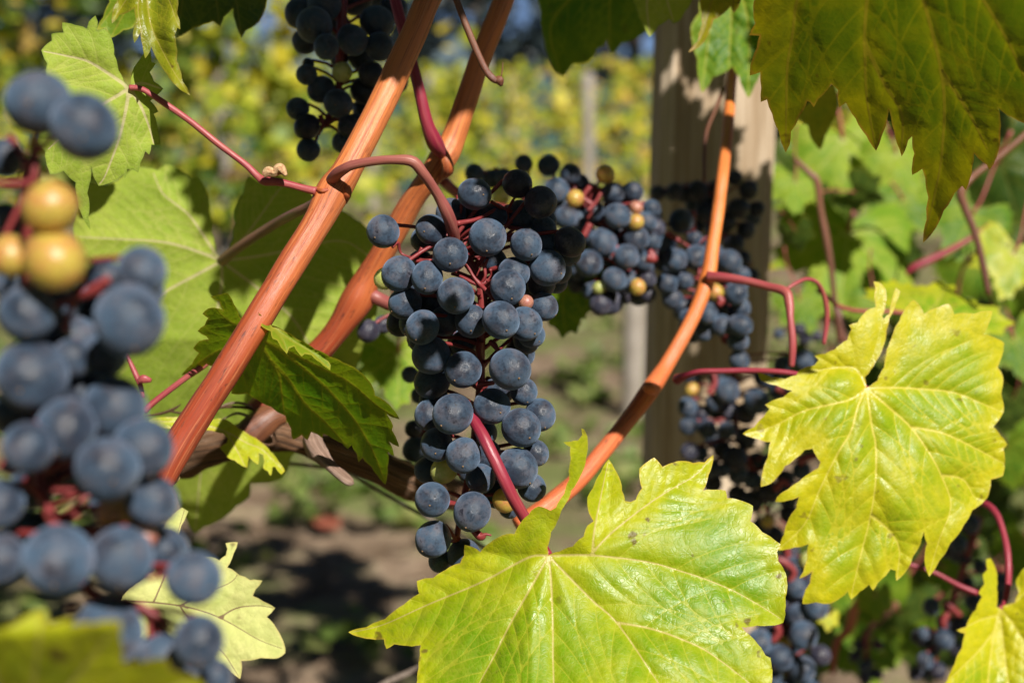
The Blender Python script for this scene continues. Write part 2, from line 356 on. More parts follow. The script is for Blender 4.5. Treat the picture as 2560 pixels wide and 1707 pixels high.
def leaf_sheet(outline, veins, res, bulge=.05, sec_step=.12, seed=0):
    """outline, veins in leaf-plane millimetres -> verts 2D, tris, fields"""
    r = random.Random(seed); O = np.asarray(outline, float)
    area = .5*np.sum(O[:, 0]*np.roll(O[:, 1], -1)-np.roll(O[:, 0], -1)*O[:, 1]); sg = 1 if area > 0 else -1
    D = []
    for i in range(len(O)):
        a, b = O[i], O[(i+1) % len(O)]; L = np.linalg.norm(b-a); k = max(1, int(L/max(res*1.3, .9)))
        nrm = np.array([b[1]-a[1], a[0]-b[0]])/(L+1e-9)*sg
        for j in range(k):
            t = j/k; D.append(a+(b-a)*t+nrm*L*bulge*4*t*(1-t)*(0.6+.8*r.random()))
    D = np.array(D)
    prim = []
    for v in veins:
        q, L = resample(crom(v, max(6, 4*len(v))), 1.4)
        keep = pip(q, D); keep[0] = True; e = np.argmax(~keep) if (~keep).any() else len(q); q = q[:max(e, 2)]
        prim.append((q, L))
    allp = np.vstack([q for q, _ in prim]) if prim else np.zeros((0, 2)); own = np.concatenate([[i]*len(q) for i, (q, _) in enumerate(prim)]) if prim else np.zeros(0)
    secs = []
    for i, (q, L) in enumerate(prim):
        m = len(q); oth = allp[own != i]; st = max(3, int(m*sec_step))
        for si, k in enumerate(range(max(2, int(m*.16)), int(m*.93), st)):
            tg = q[min(k+1, m-1)]-q[max(k-1, 0)]; tg /= np.linalg.norm(tg)+1e-9
            for sd in (1, -1):
                if r.random() < .12: continue
                p = q[min(m-1, k+(1 if sd > 0 else 0))].copy(); an = sd*math.radians(r.uniform(44, 58)); line = [p.copy()]; tot = 0; mx = .62*L*(1-k/m)+.10*L
                while tot < mx:
                    an *= .965; p = p+rot2(tg, an)*1.5; tot += 1.5
                    if not pip(p[None], D)[0]: break
                    if tot > 4 and len(oth) and np.min(np.linalg.norm(oth-p, axis=1)) < 2.4: break
                    line.append(p.copy())
                if len(line) > 3: secs.append(np.array(line))
    def tosegs(lines, wa, wb):
        S, A_, B_ = [], [], []
        for q in lines:
            m = len(q)-1
            for j in range(m): S.append((q[j], q[j+1])); A_.append(wa+(wb-wa)*j/m); B_.append(wa+(wb-wa)*(j+1)/m)
        return S, A_, B_
    mn, mxx = D.min(0), D.max(0)
    gx = np.arange(mn[0], mxx[0], res); gy = np.arange(mn[1], mxx[1], res*.87)
    G = np.array([(x+(res/2 if j % 2 else 0), y) for j, y in enumerate(gy) for x in gx]); G += rng.uniform(-.18, .18, G.shape)*res
    G = G[pip(G, D)]
    es = [(D[i], D[(i+1) % len(D)]) for i in range(len(D))]
    s1, a1, b1 = tosegs([q for q, _ in prim], 1.0, .32); s2, a2, b2 = tosegs(secs, .52, .2)
    if len(G):
        G = G[seg_dist(G, es) > res*.45]
    if len(G) and s1: G = G[seg_dist(G, s1) > res*.4]
    if len(G) and s2: G = G[seg_dist(G, s2) > res*.35]
    pts = list(map(tuple, D)); edges = [(i, (i+1) % len(D)) for i in range(len(D))]
    for q in [q for q, _ in prim]+secs:
        o = len(pts); pts += list(map(tuple, q)); edges += [(o+j, o+j+1) for j in range(len(q)-1)]
    pts += list(map(tuple, G))
    vo, _, fo, *_ = delaunay_2d_cdt([Vector(p) for p in pts], edges, [], 0, 1e-4)
    Vv = np.array([(v[0], v[1]) for v in vo]); Tn = np.array([f[:3] for f in fo])
    cen = Vv[Tn].mean(1); Tn = Tn[pip(cen, D)]
    used = np.unique(Tn); mp = -np.ones(len(Vv), int); mp[used] = np.arange(len(used)); Vv = Vv[used]; Tn = mp[Tn]
    f = {'ed': seg_dist(Vv, es)*1e-3,
         'vd1': seg_dist(Vv, s1, a1, b1) if s1 else np.full(len(Vv), 99.), 'vd2': seg_dist(Vv, s2, a2, b2) if s2 else np.full(len(Vv), 99.),
         'd1': seg_dist(Vv, s1) if s1 else np.full(len(Vv), 99.), 'd2': seg_dist(Vv, s2) if s2 else np.full(len(Vv), 99.)}
    return Vv, Tn, f

def waves(X, Y, amp, scale, seed):
    return np.array([mnoise.noise(Vector((x/scale+seed*3.1, y/scale-seed*1.7, seed)))*amp for x, y in zip(X, Y)])

def leaf(label, view, outline, junction, veins, d0, mat, gx=0., gy=0., curl=0., side=1, res=1.3, puck=.9, puff=.8, wav=3.5, wsc=28., petiole=None, group='vine leaves near the lens', fn=None, seed=None, name='vine_leaf', flap=None, bulge=.05):
    """traced leaf. d0 depth of the junction; gx, gy depth gained per metre to the right / upwards; side -1 shows the underside"""
    seed = seed if seed is not None else random.randint(1, 99)
    k = d0/F*1000; J = PX(view, [junction])[0]
    mm = lambda pts: [((x-J[0])*k, -(y-J[1])*k) for x, y in PX(view, pts)]
    def build(outl, vns, fn_, gx_, gy_, curl_):
        Vv, Tn, f = leaf_sheet(mm(outl), [mm(v) for v in vns], res, bulge, seed=seed)
        X, Y = Vv[:, 0], Vv[:, 1]; Rm = np.max(np.hypot(X, Y))
        z = gx_*X+gy_*Y+curl_*(np.hypot(X, Y)/Rm)**2*30
        pk = puck*(1-np.exp(-f['d1']/3.2))*1.0+puff*(1-np.exp(-f['d1']/9))+puck*.55*(1-np.exp(-f['d2']/1.8))
        z = z-side*pk+waves(X, Y, wav, wsc, seed)*np.clip(np.hypot(X, Y)/12, 0, 1)+waves(X, Y, wav*.10, 6.5, seed+5)
        z = z+waves(X, Y, 1.6, 9, seed+2)*np.clip(1-f['ed']/.006, 0, 1)
        if fn_: z = z+fn_(X, Y)
        d = d0+z*1e-3
        W3 = PN(J[0]+X/k, J[1]-Y/k, d)
        lp = np.stack([X*1e-3+seed, Y*1e-3, np.zeros(len(X))], 1)
        return W3, Tn, f, lp
    parts = [build(outline, veins, fn, gx, gy, curl)]
    if flap: parts.append(build(flap[0], flap[1], flap[2], 0, 0, 0))
    Vs = np.vstack([p[0] for p in parts]); o = 0; T = []
    for p in parts: T.append(p[1]+o); o += len(p[0])
    T = np.vstack(T); at = {a: np.concatenate([p[2][a] for p in parts]) for a in ('ed', 'vd1', 'vd2')}; at['lp'] = np.vstack([p[3] for p in parts])
    base = Vector(PN(np.array([J[0]]), np.array([J[1]]), np.array([d0]))[0])
    me = mesh_np('blade', Vs-np.array(base), T, [M[mat]], True, None, at)
    if petiole:
        root = empty(name, base); tag(root, label, 'leaf', group); link('blade', me, root)
        pv, pp, pd, pr, pm = petiole
        p, rr = tp(pv, pp, pd, pr); link('petiole', tube_mesh('petiole', [tube_geo(p, rr, None, 14, .07, seed, ridges=.06)], M[pm], base), root)
        return root
    me.name = name
    return tag(link(name, me, None, base), label, 'leaf', group)

# ------------------------------------------------------------------ grapes
TIPM = {}
def grape_mesh(i, dent=0.0, split=False):
    r = random.Random(i*17+3); bm = bmesh.new(); bmesh.ops.create_uvsphere(bm, u_segments=36, v_segments=24, radius=1)
    sq = r.uniform(.97, 1.05); ox = r.uniform(.98, 1.02)
    for v in bm.verts:
        n = mnoise.noise(v.co*1.1+Vector((i*5, 0, 0)))*.022; v.co *= 1+n
        if dent: v.co *= 1-dent*max(0, mnoise.noise(v.co*2.4+Vector((0, i*3, 0))))
        v.co.z *= sq; v.co.x *= ox
        if v.co.z < -.985: v.co.z += .015
    bm.faces.ensure_lookup_table()
    for f in bm.faces: f.smooth = True
    if split:
        zt = min(v.co.z for v in bm.verts); me = bpy.data.meshes.new('grape'); bm.to_mesh(me); bm.free()
        b2 = bmesh.new(); bmesh.ops.create_uvsphere(b2, u_segments=10, v_segments=7, radius=.055)
        for v in b2.verts:
            v.co.z = v.co.z*.75+zt-.008
            v.co += mnoise.noise_vector(v.co*30)*.008
        for f in b2.faces: f.smooth = True
        t = bpy.data.meshes.new('stylar_tip'); b2.to_mesh(t); b2.free(); t.materials.append(M['tip']); TIPM[me.name] = t
        return me
    tip = bmesh.ops.create_uvsphere(bm, u_segments=8, v_segments=6, radius=.052)['verts']
    zt = min(v.co.z for v in bm.verts)
    for v in tip:
        v.co.z *= .75; v.co.z += zt-.005
        for f in v.link_faces: f.material_index = 1; f.smooth = True
    me = bpy.data.meshes.new('grape'); bm.to_mesh(me); bm.free(); return me
_GM = {}
def grape_variant(kind, i, dent=0.0, split=False):
    k = (kind, i, dent, split)
    if k not in _GM:
        me = grape_mesh(i, dent, split); me.materials.append(M[kind]); me.materials.append(M['tip']); _GM[k] = me
    return _GM[k]
KIND = {'b': 'grape', 'd': 'grape_dk', 's': 'grape_gl', 'y': 'unripe_y', 'g': 'unripe_g', 'p': 'unripe_p'}
KLAB = {'y': 'yellowish unripe grape', 'g': 'pale green unripe grape', 'p': 'small pinkish unripe grape', 's': 'dark shiny grape without bloom'}

def bunch(label, d0, grapes, axis, axis_r, stem_mat='stem', peduncle=None, extra=(), fill=0, fill_off=.016, squash=1.0, seed=0, group='blue grape bunches', maxparts=98, cat='grapes'):
    """grapes: (view, x, y, r, dz_mm, kind); axis: list of (view, x, y, dz_mm) down the bunch; every berry is a part"""
    r = random.Random(seed); G = []
    for g in grapes:
        v, x, y, rad, dz = g[:5]; kd = g[5] if len(g) > 5 else 'b'
        (X, Y), = PX(v, [(x, y)]); G.append([X, Y, rad*VIEWS[v][2], d0+dz*1e-3, kd])
    ax = [P(*PX(v, [(x, y)])[0], d0+dz*1e-3) for v, x, y, dz in axis]
    if fill:
        n0 = len(G); base = [g for g in G[:n0] if g[4] in 'bd']; mr = np.mean([g[2] for g in base]); tries = 0; added = []
        while len(added) < fill and tries < 4000:
            tries += 1; a = r.choice(base); b = r.choice(base)
            t = r.random()*.6; X, Y = a[0]*(1-t)+b[0]*t, a[1]*(1-t)+b[1]*t
            if math.hypot(a[0]-b[0], a[1]-b[1]) > 4.5*mr: continue
            if any(math.hypot(X-q[0], Y-q[1]) < 1.05*mr for q in added): continue
            inside = sum(1 for q in G[:n0] if math.hypot(X-q[0], Y-q[1]) < 1.7*mr)
            if inside < 3: continue
            q = [X, Y, mr*r.uniform(.85, .98), d0+fill_off+r.uniform(0, .014), 'b']; added.append(q)
        G += added
    G = G[:maxparts]
    pr = [g[3] for g in G]                                              # settle: berries may touch, not run through each other
    for it in range(50):
        mv = False
        for i in range(len(G)):
            for j in range(i):
                a, b = G[i], G[j]; dm = (a[3]+b[3])/2; dx = math.hypot(a[0]-b[0], a[1]-b[1])*dm/F; rr = (a[2]+b[2])*dm/F*.95
                if dx < rr:
                    need = math.sqrt(rr*rr-dx*dx); dz = a[3]-b[3]
                    if abs(dz) < need*.999:
                        sg = 1 if (pr[i]-pr[j]) > 0 or (pr[i] == pr[j] and i > j) else -1
                        mvz = min((need-sg*dz)*.35, .004)*sg
                        a[3] += mvz*.5; b[3] -= mvz*.5; mv = True
        for g, p0 in zip(G, pr): g[3] += (min(max(g[3], p0-.013), p0+.02)-g[3])*.5
        if not mv: break
    root = empty('grape_bunch', ax[0]); tag(root, label, cat, group); base = np.array(root.location)
    geos = []; A = crom(ax, 60)
    if len(ax) > 1: geos.append(tube_geo(ax, list(np.linspace(axis_r, axis_r*.5, len(ax))), None, 9, .12, seed))
    for i, (X, Y, rad, d, kd) in enumerate(G):
        c = P(X, Y, d); R_ = rad*d/F; cn = np.array(c)
        up = A+np.array([0, 0, .004]); dist = np.linalg.norm(up-cn, axis=1)+np.where(A[:, 2] < cn[2]-.004, .03, 0); q = Vector(A[int(np.argmin(dist))])
        out = (c-q); out.normalize(); tipd = (out*.8+Vector((0, 0, -.75))-FWD*.55+Vector((r.uniform(-.55, .55), r.uniform(-.3, .3), r.uniform(-.5, .4)))).normalized()
        dent = .05 if kd == 'w' else 0.0
        if kd == 'w': kd = 'b'
        me = grape_variant(KIND[kd], (i+seed) % 7, dent, seed == 1); o = link('grape', me, root)
        if seed == 1: link('stylar_tip', TIPM[me.name], o)
        o.location = c-Vector(base); o.scale = (R_*r.uniform(.93, 1.03), R_*r.uniform(.94, 1.03), R_*r.uniform(.96, 1.09))
        qn = (-tipd).to_track_quat('Z', 'Y'); o.rotation_mode = 'QUATERNION'; o.rotation_quaternion = qn @ Matrix.Rotation(r.uniform(0, 6.28), 3, 'Z').to_quaternion()
        if kd in KLAB: o['label'] = KLAB[kd]
        a = c-tipd*R_*.93; m = a.lerp(q, .55)+Vector((0, 0, .0015))
        geos.append(tube_geo([a, a-tipd*R_*.22, m, q], [.0012, .00075, .0007, .0009], 7, 6, 0, i, cap=False))
    for v, pts, dz, rr in extra:
        p, q = tp(v, pts, [d0+z*1e-3 for z in dz] if isinstance(dz, (list, tuple)) else d0+dz*1e-3, rr); geos.append(tube_geo(p, q, None, 9, .15, seed+1))
    link('stem', tube_mesh('stem', geos, M[stem_mat], base), root)
    if peduncle:
        v, pts, dd, rr, mt = peduncle; p, q = tp(v, pts, dd, rr)
        link('peduncle', tube_mesh('peduncle', [tube_geo(p, q, 50, 16, .06, 3)], M[mt], base), root)
    return root

# ================================================================== THE PLACE
# ------------------------------------------------------------------ ground
def ground():
    s = NT('vineyard_soil'); tc = s.n('ShaderNodeTexCoord').outputs['Object']
    a = s.noise(tc, .9, 4, .6); b = s.noise(tc, 6, 5, .65); c = s.noise(tc, 40, 4, .7)
    col = s.mix(s.rng(b, .32, .68), (.13, .085, .05), (.36, .26, .175))
    col = s.mix(s.math('MULTIPLY', s.rng(c, .5, .75), .5), col, (.50, .41, .31))
    col = s.mix(s.math('MULTIPLY', s.rng(s.math('MULTIPLY_ADD', a, .7, s.math('MULTIPLY', b, .4)), .50, .64), .8), col, (.14, .19, .045))
    m = s.done(s.bsdf(col, .95, .1, s.bump(s.math('MULTIPLY_ADD', c, .5, b), .9, .05)))
    xs = np.r_[np.linspace(-60, -6, 12), np.linspace(-5, 5, 81), np.linspace(6, 60, 12)]; ys = np.r_[np.linspace(-8, 0, 5), np.linspace(.5, 10, 80), np.linspace(11, 160, 30)]
    V = []; 
    for y in ys:
        for x in xs:
            z = .035*mnoise.noise(Vector((x*1.6, y*1.6, 0)))+.03*mnoise.noise(Vector((x*5, y*5, 3)))
            V.append((x, y, z))
    nx = len(xs); T = [(j*nx+i, j*nx+i+1, (j+1)*nx+i+1, (j+1)*nx+i) for j in range(len(ys)-1) for i in range(nx-1)]
    tag(link('ground', mesh_np('ground', V, T, [m])), kind='structure')
ground()

# low weeds between the rows
def leaf_quads(cs, size, nrm_fn, seed, attr=None):
    """many small folded leaves (6 vertices each)"""
    r = np.random.default_rng(seed); V = []; T = []; A = []
    for c in cs:
        n = nrm_fn(r); n = n/np.linalg.norm(n); t = r.normal(size=3); t -= n*t.dot(n); t /= np.linalg.norm(t); b = np.cross(n, t); s_ = size*r.uniform(.65, 1.2)
        o = len(V); f = r.uniform(-.12, .25)
        for (u, w, h) in ((-.5, 0, 0), (-.32, .42, f), (.12, .5, f), (.55, 0, 0), (.12, -.5, f), (-.32, -.42, f)): V.append(c+t*u*s_+b*w*s_+n*h*s_)
        T += [(o, o+1, o+2, o+3), (o, o+3, o+4, o+5)]; A += [r.random()]*6
    return V, T, A
def foliage_mat(name, cols, trans=.35, rough=.5):
    s = NT(name); a = s.attr('rnd'); oi = s.n('ShaderNodeObjectInfo').outputs['Random']
    r = s.n('ShaderNodeValToRGB'); s.l(a, r.inputs[0]); e = r.color_ramp.elements
    while len(e) < len(cols): e.new(.5)
    for i, (p, c) in enumerate(cols): e[i].position = p; e[i].color = (*c, 1)
    pb = s.bsdf(r.outputs[0], rough, .4); tb = s.n('ShaderNodeBsdfTranslucent'); s.l(s.mix(1.0, r.outputs[0], (1, 1, .4), 'MULTIPLY'), tb.inputs[0])
    mx = s.n('ShaderNodeMixShader'); mx.inputs[0].default_value = trans; s.l(pb, mx.inputs[1]); s.l(tb.outputs[0], mx.inputs[2])
    return s.done(mx.outputs[0])
M['fol_y'] = foliage_mat('foliage_yellowing', [(0, (.13, .18, .014)), (.3, (.24, .30, .02)), (.6, (.40, .42, .03)), (.85, (.58, .49, .03)), (1, (.50, .33, .08))])
M['fol_g'] = foliage_mat('foliage_green', [(0, (.04, .075, .01)), (.4, (.09, .16, .015)), (.75, (.18, .25, .025)), (1, (.40, .37, .03))])
M['fol_w'] = foliage_mat('foliage_weeds', [(0, (.08, .13, .02)), (.6, (.15, .22, .04)), (1, (.30, .30, .10))])
M['fol_t'] = foliage_mat('foliage_dark_trees', [(0, (.010, .018, .022)), (.6, (.018, .032, .04)), (1, (.035, .05, .045))], .1)  # tree shade and blue distance haze are put into these colours
M['post'] = None
def weeds():
    r = np.random.default_rng(5); cs = []
    for _ in range(300):
        x, y = r.uniform(-2.6, 2.6), r.uniform(2.6, 9.5)
        for _ in range(r.integers(8, 26)): cs.append(np.array([x+r.normal()*.07, y+r.normal()*.07, abs(r.normal())*.03+.015]))
    V, T, A = leaf_quads(cs, .05, lambda q: q.normal(size=3)*.7+np.array([0, -.2, .8]), 6)
    tag(link('grass', mesh_np('grass', V, T, [M['fol_w']], False, None, {'rnd': A})), kind='stuff')
weeds()
def fallen(px, py, d, size, label):
    V, T, A = leaf_quads([np.zeros(3)], size, lambda q: np.array([.1, -.35, 1.0]), int(px))
    o = link('fallen_leaf', mesh_np('fallen_leaf', V, T, [plain_mat('fallen_leaf_red', (.26, .07, .035), (.16, .05, .03), 40)], False))
    g = P(px, py, d); v = (g-camo.location).normalized(); t = (.045-CAMZ)/v.z; o.location = camo.location+v*t
    tag(o, label, 'fallen leaf')
fallen(820, 1305, 3, .11, 'reddish dry leaf lying on the shaded brown soil')

# ------------------------------------------------------------------ distance: hills, trees, netting fence, vine rows
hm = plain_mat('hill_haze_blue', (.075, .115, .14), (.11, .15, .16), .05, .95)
hp = []
for i in range(41):
    x = -200+i*10; hp.append((x, 300, 20+6*math.sin(i*.45)+4*mnoise.noise(Vector((i*.5, 0, 0)))))
V = []
for (x, y, z) in hp: V += [(x, y-120, -1), (x, y-50, z*.6), (x, y, z), (x, y+60, -1)]
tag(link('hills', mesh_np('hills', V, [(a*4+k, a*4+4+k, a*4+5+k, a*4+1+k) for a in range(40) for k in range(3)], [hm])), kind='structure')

trunkm = plain_mat('tree_trunk_bark', (.06, .045, .035), (.12, .09, .07), 3, .9)
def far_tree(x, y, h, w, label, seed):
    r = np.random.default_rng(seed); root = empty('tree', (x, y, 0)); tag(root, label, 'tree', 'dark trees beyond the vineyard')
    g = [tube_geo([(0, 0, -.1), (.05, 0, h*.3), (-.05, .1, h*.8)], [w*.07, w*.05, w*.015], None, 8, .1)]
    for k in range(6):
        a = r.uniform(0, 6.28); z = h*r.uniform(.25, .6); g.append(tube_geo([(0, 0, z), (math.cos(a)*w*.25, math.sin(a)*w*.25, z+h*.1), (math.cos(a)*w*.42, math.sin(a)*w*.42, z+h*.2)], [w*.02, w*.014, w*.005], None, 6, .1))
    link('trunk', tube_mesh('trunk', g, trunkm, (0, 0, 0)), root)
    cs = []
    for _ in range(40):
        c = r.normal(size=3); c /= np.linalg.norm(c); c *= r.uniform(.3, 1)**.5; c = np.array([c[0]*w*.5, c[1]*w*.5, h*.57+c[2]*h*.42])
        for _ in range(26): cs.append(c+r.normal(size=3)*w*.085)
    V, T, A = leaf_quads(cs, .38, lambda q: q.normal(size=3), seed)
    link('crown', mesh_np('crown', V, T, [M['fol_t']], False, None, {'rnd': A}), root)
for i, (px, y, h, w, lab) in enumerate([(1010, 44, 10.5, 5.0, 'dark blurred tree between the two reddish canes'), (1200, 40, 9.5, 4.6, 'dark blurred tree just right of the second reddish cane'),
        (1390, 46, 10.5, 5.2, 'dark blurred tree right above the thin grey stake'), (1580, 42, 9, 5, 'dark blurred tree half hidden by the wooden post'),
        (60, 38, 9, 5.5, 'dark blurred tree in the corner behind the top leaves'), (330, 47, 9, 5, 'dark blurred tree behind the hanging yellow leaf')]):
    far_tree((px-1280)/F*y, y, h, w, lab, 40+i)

netm = NT('windbreak_net'); uvn = netm.n('ShaderNodeTexCoord').outputs['Object']
netm = netm.done(netm.bsdf(netm.mix(netm.noise(uvn, 3, 4), (.03, .072, .07), (.05, .11, .10)), .8, .2))
postm = NT('weathered_post'); _s = postm; _tc = _s.n('ShaderNodeTexCoord').outputs['Object']
_m = _s.n('ShaderNodeMapping'); _s.l(_tc, _m.inputs[0]); _m.inputs['Scale'].default_value = (130, 130, 5)
_m2 = _s.n('ShaderNodeMapping'); _s.l(_tc, _m2.inputs[0]); _m2.inputs['Scale'].default_value = (420, 420, 16)
_a = _s.noise(_m.outputs[0], 1, 4, .65, .4); _b = _s.noise(_m2.outputs[0], 1, 3, .6); _c = _s.noise(_tc, 9, 3, .6)
_col = _s.mix(_s.rng(_a, .35, .68), (.32, .225, .135), (.57, .455, .33)); _col = _s.mix(_s.math('MULTIPLY', _s.rng(_b, .55, .75), .45), _col, (.20, .15, .10))
_col = _s.mix(_s.math('MULTIPLY', _s.rng(_c, .5, .7), .25), _col, (.34, .30, .20))
_m3 = _s.n('ShaderNodeMapping'); _s.l(_tc, _m3.inputs[0]); _m3.inputs['Scale'].default_value = (190, 190, 2.2)
_k = _s.math('MULTIPLY', _s.rng(_s.noise(_m3.outputs[0], 1, 2, .5, .3), .66, .70), _s.rng(_s.noise(_tc, 14, 2), .45, .6))
_col = _s.mix(_s.math('MULTIPLY', _k, .85), _col, (.06, .04, .025))
M['post'] = _s.done(_s.bsdf(_col, .85, .25, _s.bump(_s.math('MULTIPLY_ADD', _k, -1.5, _s.math('MULTIPLY_ADD', _b, .5, _a)), .6, .0018)))

def fence(y, x0, x1, h):
    root = empty('netting_fence', ((x0+x1)/2, y, 0)); tag(root, 'teal windbreak netting stretched along the far end of the vineyard', 'fence')
    V = []; n = 60
    for i in range(n+1):
        x = (x0+(x1-x0)*i/n)-(x0+x1)/2; V += [(x, .12*math.sin(i*1.7), .1), (x, .1*math.sin(i*1.3+1), h*.5), (x, .12*math.sin(i*1.1), h+.05*math.sin(i*.9))]
    link('net', mesh_np('net', V, [(i*3+k, i*3+3+k, i*3+4+k, i*3+1+k) for i in range(n) for k in (0, 1)], [netm]), root)
    for i in range(9):
        x = (x0+(x1-x0)*(i+.5)/9)-(x0+x1)/2; link('post', tube_mesh('post', [tube_geo([(x, -.2, -.3), (x, -.2, h+.15)], [.05, .045], 6, 8)], M['post'], (0, 0, 0)), root)
fence(27, -14, 14, 2.1)

M['stake'] = plain_mat('stake_wood_grey', (.22, .19, .15), (.34, .30, .25), 12)
def stake(px, y, h, r, label):
    x = (px-1280)/F*y; o = empty('vineyard_stake', (x, y, 0)); tag(o, label, 'stake', 'grey stakes in the vine rows')
    link('shaft', tube_mesh('shaft', [tube_geo([(0, 0, -.3), (.01, 0, h*.5), (0, 0, h)], [r, r, r*.95], 10, 10, .08)], M['stake'], (0, 0, 0)), o)
    V = [(-r*.7, -r*.7, h), (r*.7, -r*.7, h), (r*.7, r*.7, h), (-r*.7, r*.7, h), (0, 0, h+.02)]
    link('cap', mesh_np('cap', V, [(0, 1, 4), (1, 2, 4), (2, 3, 4), (3, 0, 4)], [M['stake']], False), o)
stake(1466, 11.2, 1.52, .047, 'thin grey stake standing alone between yellow vines, left of the post')
stake(1215, 13.0, 1.75, .04, 'grey stake seen just right of the second reddish cane')
stake(930, 12.6, 1.5, .045, 'grey stake behind the dark grapes at the first reddish cane')
stake(1582, 5.2, .80, .042, 'pale short stake low beside the wooden post')
stake(560, 9.0, 1.9, .05, 'grey stake among yellow vine leaves above the curled leaf')
stake(1078, 16.5, 1.75, .045, 'grey stake deep between the two reddish canes')

def vine_mesh(seed, n, w, h0, h1, dp, size):
    r = np.random.default_rng(seed); cs = []
    while len(cs) < n:
        x = r.normal()*w*.32; z = r.uniform(h0, h1); y = r.normal()*dp
        if mnoise.noise(Vector((x*2.6+seed*5, z*2.6, seed))) < -.12: continue
        cs.append(np.array([x, y, z]))
    return leaf_quads(cs, size, lambda q: q.normal(size=3)*.75+np.array([.25, -.8, .5]), seed)
VM = []
for i in range(4):
    V, T, A = vine_mesh(60+i, 620, 1.6, .55, 1.98, .18, .095)
    A = np.clip(np.array(A)*.9+(.22, .05, .14, 0)[i], 0, 1); VM.append(mesh_np('foliage', V, T, [M['fol_y'] if i < 3 else M['fol_g']], False, None, {'rnd': A}))
VT = [tube_mesh('trunk', [tube_geo([(0, 0, -.1), (.03*(i-1), .02, .4), (-.03, 0, .85)], [.028, .024, .018], 14, 8, .2), tube_geo([(-.03, 0, .82), (.25, .02, .92), (.62, 0, .95)], [.016, .013, .009], 10, 7, .2), tube_geo([(-.03, 0, .82), (-.3, -.02, .93), (-.65, 0, .95)], [.016, .013, .009], 10, 7, .2)], M['bark'], (0, 0, 0)) for i in range(3)]
def far_vine(x, y, k, sc, label, group, dz=0):
    o = empty('grapevine', (x, y, dz)); o.rotation_euler.z = random.uniform(-.2, .2)+(math.pi if random.random() < .5 else 0); o.scale = (sc, sc, sc*random.uniform(.92, 1.06))
    tag(o, label, 'grapevine', group); link('foliage', VM[k], o); link('trunk', VT[k % 3], o)
def row(y, x0, x1, step, label, group, ks, sc=1.0, skip=(), dz=0):
    x = x0; i = 0
    while x < x1:
        px = 1280+x/y*F
        if not any(a < px < b for a, b in skip) and -350 < px < 2900: far_vine(x+random.uniform(-.15, .15), y+random.uniform(-.2, .2), ks[i % len(ks)], sc, label, group, dz)
        x += step; i += 1
row(7.5, -3.2, -1.15, .95, 'blurred yellow-green vine in the nearest row behind the grapes', 'vines of the nearest row behind', [0, 3, 1], .97)
row(12.5, -5, 6, 1.5, 'blurred yellow vine in the middle row with grey stakes', 'vines of the middle row behind', [1, 0, 2], .84, skip=((1440, 1500),))
row(17.5, -7, 8, 1.5, 'blurred yellow vine in the back row before the netting', 'vines of the back row before the netting', [2, 1, 0], .96)

# ------------------------------------------------------------------ wooden post
def wooden_post():
    d = .90; w = .072; base = P(1762, 853, d+w/2); x0, y0 = base.x, base.y
    o = empty('wooden_post', (x0, y0, 0)); tag(o, 'square weathered wooden post dappled with leaf shadows behind the grapes', 'post')
    c = .006; sec = [(-w/2+c, -w/2), (w/2-c, -w/2), (w/2, -w/2+c), (w/2, w/2-c), (w/2-c, w/2), (-w/2+c, w/2), (-w/2, w/2-c), (-w/2, -w/2+c)]
    V = []; zs = np.linspace(-.3, 1.32, 60)
    for z in zs:
        for (a, b) in sec: V.append((a*1.0+.0008*mnoise.noise(Vector((a*60, b*60, z*9))), b+.0008*mnoise.noise(Vector((b*60, a*60, z*9+5))), z))
    n = len(sec); T = [(i*n+k, i*n+(k+1) % n, (i+1)*n+(k+1) % n, (i+1)*n+k) for i in range(len(zs)-1) for k in range(n)]; T.append(tuple((len(zs)-1)*n+k for k in range(n)))
    p = link('shaft', mesh_np('shaft', V, T, [M['post']], False), o)
    V = [(a*1.0, b*1.0, 1.3202) for a, b in sec]+[(0, 0, 1.325)]
    link('cut_top', mesh_np('cut_top', V, [(k, (k+1) % n, n) for k in range(n)], [M['post']], False), o)
    o.rotation_euler = (0, math.radians(.8), 0)
    o.location.x -= -math.tan(math.radians(.8))*-.9
wooden_post()

# ------------------------------------------------------------------ canes, old wood, stems
cane_a = stick('vine_cane', 'thick orange-brown cane crossing in front of the curled green leaf', 'cane', 'V',
      [(1012, -60), (985, -5), (945, 90), (895, 200), (840, 310), (795, 395), (765, 440), (735, 500), (680, 590), (610, 705), (540, 820), (470, 930), (425, 1000), (392, 1060), (372, 1110)],
      [.535, .53, .525, .52, .512, .507, .505, .502, .496, .489, .485, .483, .482, .481, .48],
      [29, 29, 30, 31, 31.5, 34, 39, 34, 33, 33.5, 34, 34, 35, 33, 25], M['cane'], seg=32, wob=.05, n=200, ridges=.025,
      extra=[tube_geo(*tp('V', [(788, 420), (797, 440), (793, 466)], [.504, .502, .506], [5, 11, 4]), 24, 14, .45, 4),
             tube_geo(*tp('V', [(726, 432), (740, 438), (758, 436)], [.503, .499, .50], [4, 6, 4]), 14, 10, .4, 5)])
stick('leaf_stalk', 'short pinkish stub behind the grapes at the lower knot of the second cane', 'stalk', 'V', [(838, 668), (866, 684), (900, 700), (935, 706)], [.588, .585, .59, .60], [19, 16, 15, 14], M['peduncle'], wob=.2)
